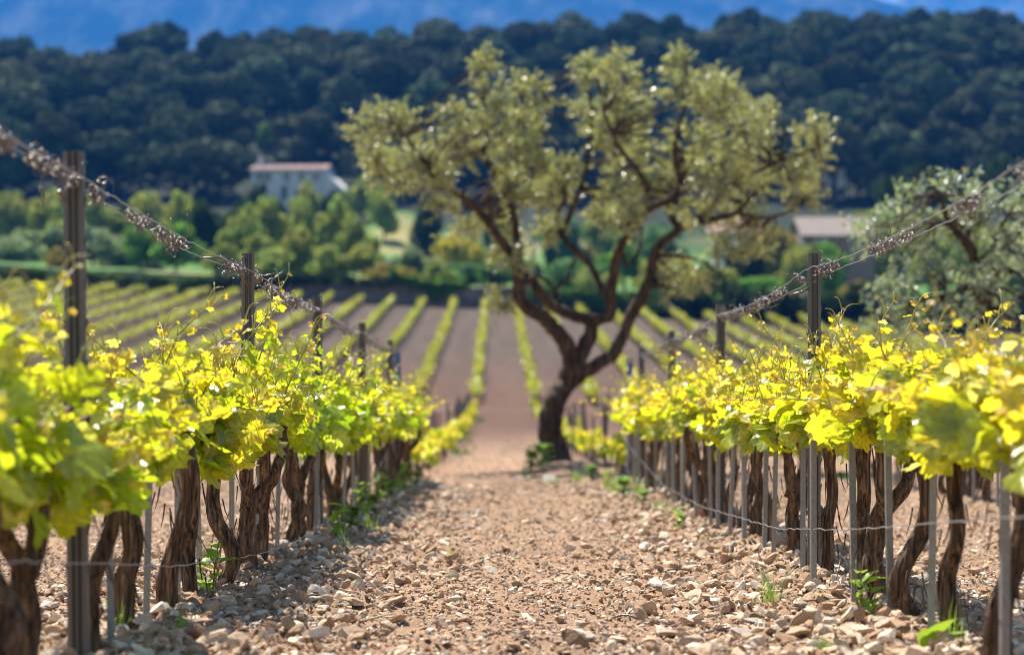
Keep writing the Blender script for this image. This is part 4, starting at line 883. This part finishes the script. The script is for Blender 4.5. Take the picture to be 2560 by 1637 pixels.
LB = [
 [(*lm([(1404, 1196)], .4, .4)[0][:3], .44) if 0 else ((px(1404, 1196, OD).x - ox), 0, px(0, 1200, OD).z - oz, .46)] + lm([(1392, 1150), (1379, 1100), (1376, 1045), (1388, 1000), (1412, 958), (1432, 910)], .29, .225),
 lm([(1418, 962), (1455, 935), (1493, 912), (1536, 880), (1556, 838), (1577, 792), (1610, 738), (1627, 690), (1642, 625), (1690, 578), (1741, 556), (1811, 540), (1850, 526), (1872, 500)], .16, .035, 0, .3),
 lm([(1425, 925), (1422, 873), (1396, 834), (1357, 792), (1318, 770), (1293, 733), (1298, 695), (1282, 647), (1249, 598), (1217, 555), (1179, 512), (1131, 480), (1087, 440)], .17, .04, 0, -.9),
 lm([(1436, 920), (1470, 850), (1477, 803), (1433, 787), (1379, 760), (1336, 706), (1318, 690)], .135, .07, 0, .5),
 lm([(1474, 812), (1502, 795), (1524, 790), (1528, 735), (1533, 674), (1546, 620), (1579, 577), (1617, 528), (1671, 500), (1690, 470)], .1, .04, .1, -.5),
 lm([(1703, 570), (1681, 533), (1684, 501), (1708, 452), (1735, 398), (1779, 328), (1800, 270)], .07, .02, .2, .9),
 lm([(1741, 555), (1789, 506), (1838, 458), (1876, 436), (1960, 400), (2030, 380)], .06, .02, .3, -.8),
 lm([(1617, 528), (1611, 469), (1579, 425), (1540, 380), (1500, 300)], .06, .018, -.3, -1.2),
 lm([(1530, 742), (1514, 735), (1482, 668), (1444, 625), (1406, 582), (1395, 528), (1417, 480), (1410, 420)], .055, .025, .1, 1.0),
 lm([(1395, 735), (1390, 722), (1420, 690), (1444, 640)], .035, .02, .4, .9),
 lm([(1390, 750), (1388, 725), (1360, 695), (1330, 690)], .03, .015, .4, .2),
 lm([(1296, 690), (1290, 600), (1282, 528), (1249, 452), (1217, 393), (1201, 350), (1209, 269), (1206, 170)], .07, .016, -.3, .6),
 lm([(1249, 452), (1270, 380), (1310, 300), (1322, 220)], .035, .012, .2, 1.0),
 lm([(1131, 480), (1060, 470), (1000, 455), (940, 400)], .045, .015, -.8, -.2),
 lm([(1087, 440), (1040, 380), (1000, 330)], .035, .012, -.9, -1.4),
 lm([(1406, 582), (1440, 500), (1470, 400), (1480, 260), (1450, 180)], .04, .013, .7, .2),
 lm([(1708, 452), (1690, 360), (1720, 230), (1715, 150)], .04, .012, .5, .0),
 lm([(1850, 528), (1920, 540), (1990, 520), (2060, 470)], .03, .012, .3, 1.0),
 lm([(1640, 640), (1700, 640), (1760, 660), (1790, 690)], .03, .012, .2, -.6),
 lm([(1546, 620), (1570, 660), (1600, 620), (1610, 560)], .03, .015, -.2, .5),
]
Z8 = [(120, 430, 70, 90), (230, 400, 100, 90), (300, 540, 150, 110), (190, 620, 110, 90), (400, 650, 120, 95), (500, 370, 80, 80), (560, 490, 100, 100), (655, 135, 45, 75), (675, 235, 65, 65), (700, 400, 95, 110), (880, 260, 85, 95),
      (850, 400, 95, 100), (780, 560, 100, 90), (900, 570, 80, 80), (1035, 620, 85, 95), (960, 700, 110, 75), (820, 700, 90, 75), (720, 850, 95, 65), (760, 960, 75, 60), (1170, 160, 85, 80), (1280, 200, 105, 100), (1180, 300, 90, 80), (1350, 330, 95, 95),
      (1250, 440, 90, 100), (1400, 470, 90, 100), (1600, 100, 50, 75), (1600, 230, 85, 90), (1780, 190, 85, 75), (1720, 320, 115, 95), (1900, 310, 100, 85), (1970, 370, 75, 75), (1850, 460, 130, 105), (1650, 470, 115, 95), (2020, 540, 105, 95), (2200, 450, 75, 75),
      (2250, 540, 60, 85), (2130, 640, 95, 80), (2210, 730, 80, 60), (1950, 660, 115, 90), (1780, 640, 125, 95), (1560, 620, 115, 95), (1330, 580, 95, 85), (1280, 720, 85, 80), (1450, 700, 95, 75), (1650, 800, 105, 65), (1900, 820, 115, 70), (2000, 940, 80, 75),
      (1820, 980, 100, 65), (1600, 1060, 75, 70), (1670, 1150, 60, 75), (1550, 1150, 45, 55), (1330, 860, 65, 65), (980, 880, 50, 70), (1230, 830, 70, 50), (560, 880, 70, 60), (800, 1050, 50, 60), (745, 1220, 45, 60), (130, 560, 60, 80), (480, 780, 80, 50)]
r = np.random.default_rng(3); BL = []
for (a, b, c_, d_) in Z8:
    p = px(850 + a / 1.852, 80 + b / 1.852, OD); dep = r.uniform(-1.5, 1.5); k = OD / F / 1.852 * 1.0
    BL.append(((p.x - ox) * .965, (p.z - oz) * .975, dep, c_ * k * .95, d_ * k * .95, (c_ + d_) / 2 * k * .95))
olive('olive_tree', 'large old olive tree with a leaning forked trunk standing at the edge of the path', LB, BL, 17, 3000, (ox, OD, oz), OD, .066, 25)
SD = 25.0; sx, sz = px(2452, 0, SD).x, float(zg(px(2452, 0, SD).x, SD))
def sl(pts, r0, r1, d0=0, d1=0): return [(px(x, y, SD).x - sx, d0 + (d1 - d0) * i_ / (len(pts) - 1), px(0, y, SD).z - sz, r0 * (r1 / r0) ** (i_ / (len(pts) - 1))) for i_, (x, y) in enumerate(pts)]
SB = [[(0, 0, -.1, .12)] + sl([(2455, 1000), (2452, 800), (2448, 720), (2436, 670), (2412, 610), (2370, 565), (2350, 520)], .085, .03, 0, -.2),
      sl([(2412, 610), (2430, 560), (2440, 500), (2460, 450)], .04, .012, 0, .4), sl([(2452, 800), (2490, 700), (2540, 600), (2590, 520)], .06, .015, 0, .3), sl([(2370, 565), (2310, 560), (2250, 590)], .025, .01, -.2, -.5),
      sl([(2436, 670), (2480, 600), (2500, 540)], .03, .012, 0, -.4), sl([(2448, 720), (2340, 740), (2260, 760)], .03, .01, 0, -.3), sl([(2350, 520), (2330, 460), (2320, 430)], .02, .008, -.2, 0)]
r = np.random.default_rng(9); BS = []
for (x, y, a, b) in [(2300, 470, 60, 40), (2380, 455, 50, 45), (2440, 470, 50, 45), (2240, 530, 60, 40), (2180, 545, 40, 30), (2330, 530, 60, 45), (2420, 540, 55, 45), (2500, 500, 60, 60), (2560, 470, 50, 70), (2280, 600, 50, 40), (2340, 640, 50, 50), (2400, 690, 50, 50),
                     (2500, 600, 60, 60), (2550, 660, 60, 60), (2480, 720, 55, 60), (2240, 690, 45, 40), (2220, 770, 50, 40), (2300, 770, 60, 40), (2380, 770, 60, 45), (2530, 770, 70, 50), (2450, 640, 40, 50), (2600, 560, 50, 80)]:
    p = px(x, y, SD); k = SD / F; BS.append((p.x - sx, p.z - sz - .13, r.uniform(-.5, .5), a * k * .9, b * k * .85, (a + b) / 2 * k * 1.3))
olive('olive_tree', 'small silvery olive tree standing behind the right vine row', SB, BS, 23, 480, (sx, SD, sz), SD, .075, 16, (.92, 1.06, 1.5))

# ------------------------------------------------------------ stones
bm = bmesh.new(); bmesh.ops.create_icosphere(bm, subdivisions=2, radius=1); I2 = np.array([v.co[:] for v in bm.verts]); F2 = np.array([[v.index for v in f.verts] for f in bm.faces]); bm.free()
bm = bmesh.new(); bmesh.ops.create_icosphere(bm, subdivisions=1, radius=1); I1 = np.array([v.co[:] for v in bm.verts]); F1 = np.array([[v.index for v in f.verts] for f in bm.faces]); bm.free()
def stones(P, size, r, base, Fb, flat=(.35, .75)):
    n = len(P); V = np.repeat(base[None], n, 0)
    for _ in range(12):
        nr = unit(r.normal(size=(n, 3))); off = r.uniform(.25, .75, (n, 1)); ov = np.clip((V * nr[:, None]).sum(2) - off, 0, None); V = V - ov[..., None] * nr[:, None]
    V *= np.stack([r.uniform(.7, 1.3, n), r.uniform(.6, 1.1, n), r.uniform(*flat, n)], 1)[:, None]
    a = r.uniform(0, 6.28, n); ca, sa = np.cos(a), np.sin(a); tl = r.normal(size=n) * .25
    V = np.stack([V[..., 0] * ca[:, None] - V[..., 1] * sa[:, None], V[..., 0] * sa[:, None] + V[..., 1] * ca[:, None], V[..., 2] + V[..., 0] * tl[:, None]], 2)
    V = V * size[:, None, None] + P[:, None]
    t = r.uniform(0, 1, (n, 1)); u = r.random((n, 1)); c = np.array((.38, .24, .145)) * (1 - t) + np.array((.66, .48, .33)) * t; c = np.where(u < .25, np.array((.76, .63, .48)), c); c = np.where(u > .95, np.array((.45, .38, .32)), c); c = c * r.uniform(.68, 1.12, (n, 1))
    m = base.shape[0]; return V.reshape(-1, 3), (Fb[None] + (np.arange(n) * m)[:, None, None]).reshape(-1, 3), np.repeat(np.concatenate([c, np.ones((n, 1))], 1), m, 0)
r = np.random.default_rng(44); gm = MB()
def scatter(n, dmin, dmax, xmin, xmax, pw=1.6):
    d = dmin + (dmax - dmin) * r.random(n) ** pw; x = r.uniform(xmin, xmax, n); ok = np.abs(x) < .2118 * d + .35; return x[ok], d[ok]
def gz(x, d): return zg(x, d) + detail(x, d)
I0 = unit(I1[:12]); F0 = []                                             # the plain 12-point solid for the smallest grit
for i_ in range(12):
    for j_ in range(i_ + 1, 12):
        for k_ in range(j_ + 1, 12):
            if all(np.linalg.norm(I0[a] - I0[b]) < 1.2 for a, b in ((i_, j_), (j_, k_), (i_, k_))):
                F0.append((i_, j_, k_) if np.dot(np.cross(I0[j_] - I0[i_], I0[k_] - I0[i_]), I0[i_]) > 0 else (i_, k_, j_))
F0 = np.array(F0)
def strew(x, d, s_, base, Fb, flat): gm.add(*stones(np.stack([x, d, gz(x, d) + s_ * .28], 1), s_, r, base, Fb, flat))
x, d = scatter(150000, 6.6, 28, -5, 6.5, 1.7); strew(x, d, .0055 + .0135 * r.random(len(x)) ** 1.25, I0, F0, (.5, 1.0))
x, d = scatter(42000, 23, 60, -6, 6, 1.3); strew(x, d, .008 + .016 * r.random(len(x)) ** 1.4, I0, F0, (.4, .8))
x, d = scatter(30000, 6.6, 30, -5, 6.5, 1.6); strew(x, d, .010 + .016 * r.random(len(x)) ** 1.8, I1, F1, (.3, .65))
x, d = scatter(4200, 6.6, 26, -5, 6.5, 1.6); strew(x, d, .022 + .028 * r.random(len(x)) ** 2, I2, F2, (.25, .5))
for fx, o_, w_ in ((row_left, .3, .3), (row_right, -.3, .32), (row_right, .35, .3), (row_left, -.25, .25)):
    n = 3400; d = 6.6 + 20 * r.random(n) ** 1.6; x = fx(d) + o_ + r.normal(size=n) * w_; ok = np.abs(x) < .2118 * d + .3; x = x[ok]; d = d[ok]
    strew(x, d, .018 + .04 * r.random(len(x)) ** 2.4, I2, F2, (.45, .85))
tag(gm.obj('gravel', M['stone']), 'loose tan and pale limestone rubble strewn over the path and the rows', kind='stuff')
ST = []
for k in range(10):
    v, f, c_ = stones(np.zeros((1, 3)), np.array([1.]), r, I2, F2, (.45, .8)); c_[:, :3] = np.array([(.6, .5, .4), (.56, .43, .32), (.5, .37, .26), (.58, .52, .46), (.44, .33, .25)][k % 5]); ST.append(MB().add(v, f, c_).mesh('stone', M['stone']))
SW = [(1480 + 630, 1490), (1560 + 400, 1415), (2150, 1500), (2020, 1480), (2060, 1490), (1855, 1550), (1910, 1570), (1985, 1470), (2210, 1600), (2170, 1580), (2250, 1480), (2370, 1500), (2300, 1440), (2540, 1590), (2050, 1625), (1800, 1510),
      (645, 1550), (720, 1555), (720, 1480), (830, 1465), (870, 1475), (610, 1560), (660, 1600), (900, 1480), (560, 1610), (760, 1440), (840, 1410), (910, 1500), (1150, 1545), (1340, 1575), (1470, 1600), (1500, 1630), (1230, 1490), (1640, 1470), (1690, 1400), (1870, 1370), (60, 1620), (30, 1500), (230, 1560), (430, 1600), (700, 1620)]
for k, (x, y) in enumerate(SW):
    dd = np.linspace(6.8, 25, 400); zz = zg((x - 1280) / F * dd, dd); d_ = float(dd[np.argmin(np.abs(818 - zz / dd * F - y))]); X_ = (x - 1280) / F * d_; s_ = [.07, .05, .055, .045, .06, .05, .04][k % 7] * (1 if abs(x - 1280) > 330 else .6)
    o = link('stone', ST[k % 10], None, (X_, d_, float(zg(X_, d_)) + s_ * .25)); o.scale = (s_,) * 3; o.rotation_euler = (r.normal() * .3, r.normal() * .3, r.uniform(0, 6.28))
    ps = 'at the foot of the right vine row' if x > 1750 else 'at the foot of the left vine row' if x < 950 else 'in the middle of the path'
    tag(o, 'pale angular limestone lump among the rubble ' + ps, 'stone', 'large stones ' + ps)

# ------------------------------------------------------------ weeds
def grass_tuft(seed, n=38, h=.2):
    r = np.random.default_rng(seed); mb = MB()
    for _ in range(n):
        a = r.uniform(0, 6.28); l = h * r.uniform(.4, 1.1); o_ = np.array([math.cos(a), math.sin(a), 0]); t = np.linspace(0, 1, 5)[:, None]; b = np.array([r.normal() * .02, r.normal() * .02, -.01]); k = r.uniform(.1, .75)
        P = b + o_ * l * k * t ** 1.7 + np.array([0, 0, 1]) * l * (t - .25 * k * t ** 2); s_ = np.cross(o_, (0, 0, 1)); w_ = r.uniform(.0016, .003) * (1.02 - t ** 1.5)
        V = np.concatenate([P - s_ * w_, P + s_ * w_]); i_ = np.arange(4); mb.add(V, np.stack([i_, i_ + 5, i_ + 6, i_ + 1], 1), np.array((.26, .42, .05, 1)) * r.uniform(.7, 1.3) * (1, 1, 1, 0) + (0, 0, 0, 1))
    return mb.mesh('grass_tuft', M['weed'])
def broad_weed(seed, n=9, L=.09, w=.35, up=.6, col=(.28, .44, .04), stem=0):
    r = np.random.default_rng(seed); mb = MB()
    for k in range(n):
        a = r.uniform(0, 6.28); l = L * r.uniform(.6, 1.2); o_ = np.array([math.cos(a), math.sin(a), up * r.uniform(.4, 1.3)]); o_ = unit(o_); s_ = unit(np.cross(o_, (0, 0, 1))); nn = np.cross(s_, o_); b = np.array([r.normal() * .012, r.normal() * .012, stem * r.random()])
        t = np.linspace(0, 1, 7)[:, None]; wd = l * w * np.sin(np.clip(t * 1.05, 0, 1) ** .8 * np.pi) ** .8 * .5 + .0015; P = b + o_ * l * t + np.array([0, 0, -1]) * l * .25 * t ** 2
        V = np.concatenate([P - s_ * wd + nn * wd * .3, P, P + s_ * wd + nn * wd * .3]); i_ = np.arange(6); mb.add(V, np.concatenate([np.stack([i_, i_ + 7, i_ + 8, i_ + 1], 1), np.stack([i_ + 7, i_ + 14, i_ + 15, i_ + 8], 1)]), np.array((*col, 1)) * r.uniform(.75, 1.25) * (1, 1, 1, 0) + (0, 0, 0, 1))
    if stem:
        for _ in range(3): mb.add(*tube([(0, 0, -.01), (r.normal() * .02, r.normal() * .02, stem * .5), (r.normal() * .04, r.normal() * .04, stem * 1.1)], [.0025, .002, .001], 4), C=np.array((.2, .22, .06, 1)))
    return mb.mesh('weed', M['weed'], True)
GT = [grass_tuft(800), grass_tuft(801, 26, .15), grass_tuft(802, 50, .12)]
BW = [broad_weed(810), broad_weed(811, 14, .06, .5, .5), broad_weed(812, 16, .06, .5, .9, (.3, .46, .05), .14), broad_weed(813, 26, .07, .5, .8, (.2, .36, .05), .1)]
def on_ground(x, y):
    dd = np.linspace(6.6, 40, 900); zz = zg((x - 1280) / F * dd, dd); d_ = float(dd[np.argmin(np.abs(818 - zz / dd * F - y))]); return (x - 1280) / F * d_, d_
def weed(x, y, me, s_, label, cat, group=None):
    X_, d_ = on_ground(x, y); o = link('grass_tuft' if cat == 'grass tuft' else 'weed', me, None, (X_, d_, float(zg(X_, d_)) + .005)); o.scale = (s_,) * 3; o.rotation_euler[2] = rng.uniform(0, 6.28); tag(o, label, cat, group); return o
weed(1925, 1520, GT[0], 1.05, 'upright green grass tuft among the stones left of the focused right post', 'grass tuft')
weed(1855, 1430, BW[1], 1.1, 'low rosette of round leaves left of the grass tuft at the right row', 'weed')
weed(2310, 1632, broad_weed(820, 3, .24, .32, .9, (.36, .52, .05)), 1, 'two-leaved bright green plant at the bottom right between the trunks', 'weed')
weed(2160, 1560, BW[2], 1.4, 'spindly reddish-green weed before the third right trunk', 'weed')
weed(2390, 1620, GT[1], 1.2, 'grass blades beside the two-leaved plant at the bottom right', 'grass tuft')
weed(2060, 1640, GT[2], .7, 'small green shoot in the rubble at the bottom edge right of the path', 'grass tuft')
weed(1124, 1395, GT[1], .55, 'lone green blade standing in the stony path', 'grass tuft')
weed(1292, 1405, GT[2], .35, 'tiny green sprout right of the lone blade in the path', 'grass tuft')
weed(770, 1420, BW[1], 1.0, 'low green weed on the stones right of the focused left post', 'weed')
weed(300, 1600, GT[0], .8, 'sparse grass tuft at the foot of the nearest left trunks', 'grass tuft')
weed(455, 1600, GT[0], .85, 'sparse grass tuft under the forked left trunk', 'grass tuft')
weed(560, 1560, BW[1], .8, 'small leafy weed at the base of the trunk left of the focused post', 'weed')
weed(530, 1500, BW[2], 1.6, 'tall thin weed with tiny white flowers behind the left stakes', 'weed')
for k, (x, y, m_, s_) in enumerate([(845, 1350, BW[2], 1.6), (880, 1330, BW[3], 1.5), (905, 1300, BW[2], 2.0), (930, 1290, BW[3], 1.4), (950, 1260, BW[2], 2.0), (975, 1250, BW[3], 1.6), (1000, 1235, GT[2], 2.2), (860, 1380, GT[1], 1.2), (1010, 1225, BW[2], 2.0), (920, 1330, GT[2], 1.4), (1040, 1220, BW[3], 1.6)]):
    weed(x, y, m_, s_, 'green weed in the strip of weeds along the far end of the left row', 'weed', 'weeds along the left row')
for k, (x, y, m_, s_) in enumerate([(1535, 1235, GT[2], 2.2), (1560, 1245, BW[3], 1.8), (1590, 1240, GT[2], 2.0), (1520, 1225, BW[2], 1.6), (1700, 1330, BW[2], 1.2), (1790, 1350, BW[1], 1.4), (1650, 1290, GT[2], 1.4), (1610, 1265, BW[3], 1.2)]):
    weed(x, y, m_, s_, 'green weed growing along the far foot of the right row', 'weed', 'weeds along the right row')
for k, (x, y, m_, s_) in enumerate([(1330, 1180, BW[3], 2.6), (1355, 1172, BW[3], 3.0), (1310, 1195, GT[2], 1.6), (1345, 1196, BW[1], 2.2), (1440, 1205, GT[2], 1.8), (1390, 1205, BW[1], 2.0), (1480, 1205, BW[3], 1.8)]):
    weed(x, y, m_, s_, 'green weed on the mound at the foot of the olive trunk', 'weed', 'weeds at the olive foot')
for k, (x, y) in enumerate([(1322, 1200), (1375, 1205), (1350, 1208), (1420, 1208), (1300, 1202)]):
    X_, d_ = on_ground(x, y); o = link('stone', ST[(k * 3) % 10], None, (X_, d_, float(zg(X_, d_)) + .02)); s_ = .08 + .03 * (k % 3); o.scale = (s_ * 1.3, s_, s_); tag(o, 'weathered stone in the mound at the foot of the olive trunk', 'stone', 'stones at the olive foot')
for k, (x, y, a, l) in enumerate([(1990, 1530, .6, .22), (1850, 1480, 1.3, .16), (1700, 1440, .2, .2), (1060, 1500, 2.4, .15), (820, 1500, 1.0, .2), (900, 1560, .5, .28), (760, 1610, .3, .3), (1290, 1460, 1.9, .12), (1560, 1560, 2.7, .14), (1905, 1610, .9, .2), (1780, 1590, 2.2, .18), (640, 1480, 1.5, .15), (1600, 1360, .7, .2), (1960, 1320, .4, .25)]):
    X_, d_ = on_ground(x, y); z_ = float(zg(X_, d_)); P = [(X_ + math.cos(a) * l * t, d_ + math.sin(a) * l * t, float(zg(X_ + math.cos(a) * l * t, d_ + math.sin(a) * l * t)) + .025 + .012 * math.sin(t * 5 + k)) for t in np.linspace(-.5, .5, 6)]
    m_ = MB().add(*tube(P, [.003, .0045, .004, .0045, .0035, .002], 6)); m_.add(*tube([P[2], np.array(P[2]) + (.02, .03, .02), np.array(P[2]) + (.025, .06, .03)], [.003, .0025, .0015], 5))
    tag(m_.obj('pruned_twig', M['straw'] if k % 2 else M['tendril'], smooth=True), 'dry pruned twig lying on the rubble ' + ('by the right row' if x > 1690 else 'by the left row' if x < 1000 else 'in the path'), 'twig', 'twigs on the ground ' + ('by the right row' if x > 1690 else 'by the left row' if x < 1000 else 'in the path'))
gs = MB(); r = np.random.default_rng(60)                                   # thin grass along the young rows
for k in (0, 1, -1, 2):
    d = r.uniform(28, 96, 900); d = d[vnoise(d * .6, d * 0 + k, 2) > .6]; n9 = len(d); x = row_far(k, d) + .25 + r.normal(size=n9) * .16; P = np.stack([x, d, zg(x, d) + .04], 1); g = r.uniform(.6, 1.3, (n9, 1)); gs.add(*cards(P, np.tile((0, -.5, .6), (n9, 1)), .04, r, np.concatenate([g * .09, g * .17, g * .03, g * 0 + 1], 1)))
tag(gs.obj('row_grass', M['tree_leaf']), 'thin green grass growing along the young vine rows', kind='stuff')

# ------------------------------------------------------------ haze
m, t, o = new_mat('blue_air'); v = N(t, 'ShaderNodeVolumePrincipled'); v.inputs['Color'].default_value = (.05, .32, 1, 1); v.inputs['Density'].default_value = HAZE; v.inputs['Anisotropy'].default_value = .0
t.links.new(v.outputs[0], o.inputs['Volume'])
hb = MB().add(*box(0, 4800, 740, 9400, 10000, 1500)).obj('haze', m); tag(hb, 'thin blue air between the vineyard and the mountain', kind='stuff')
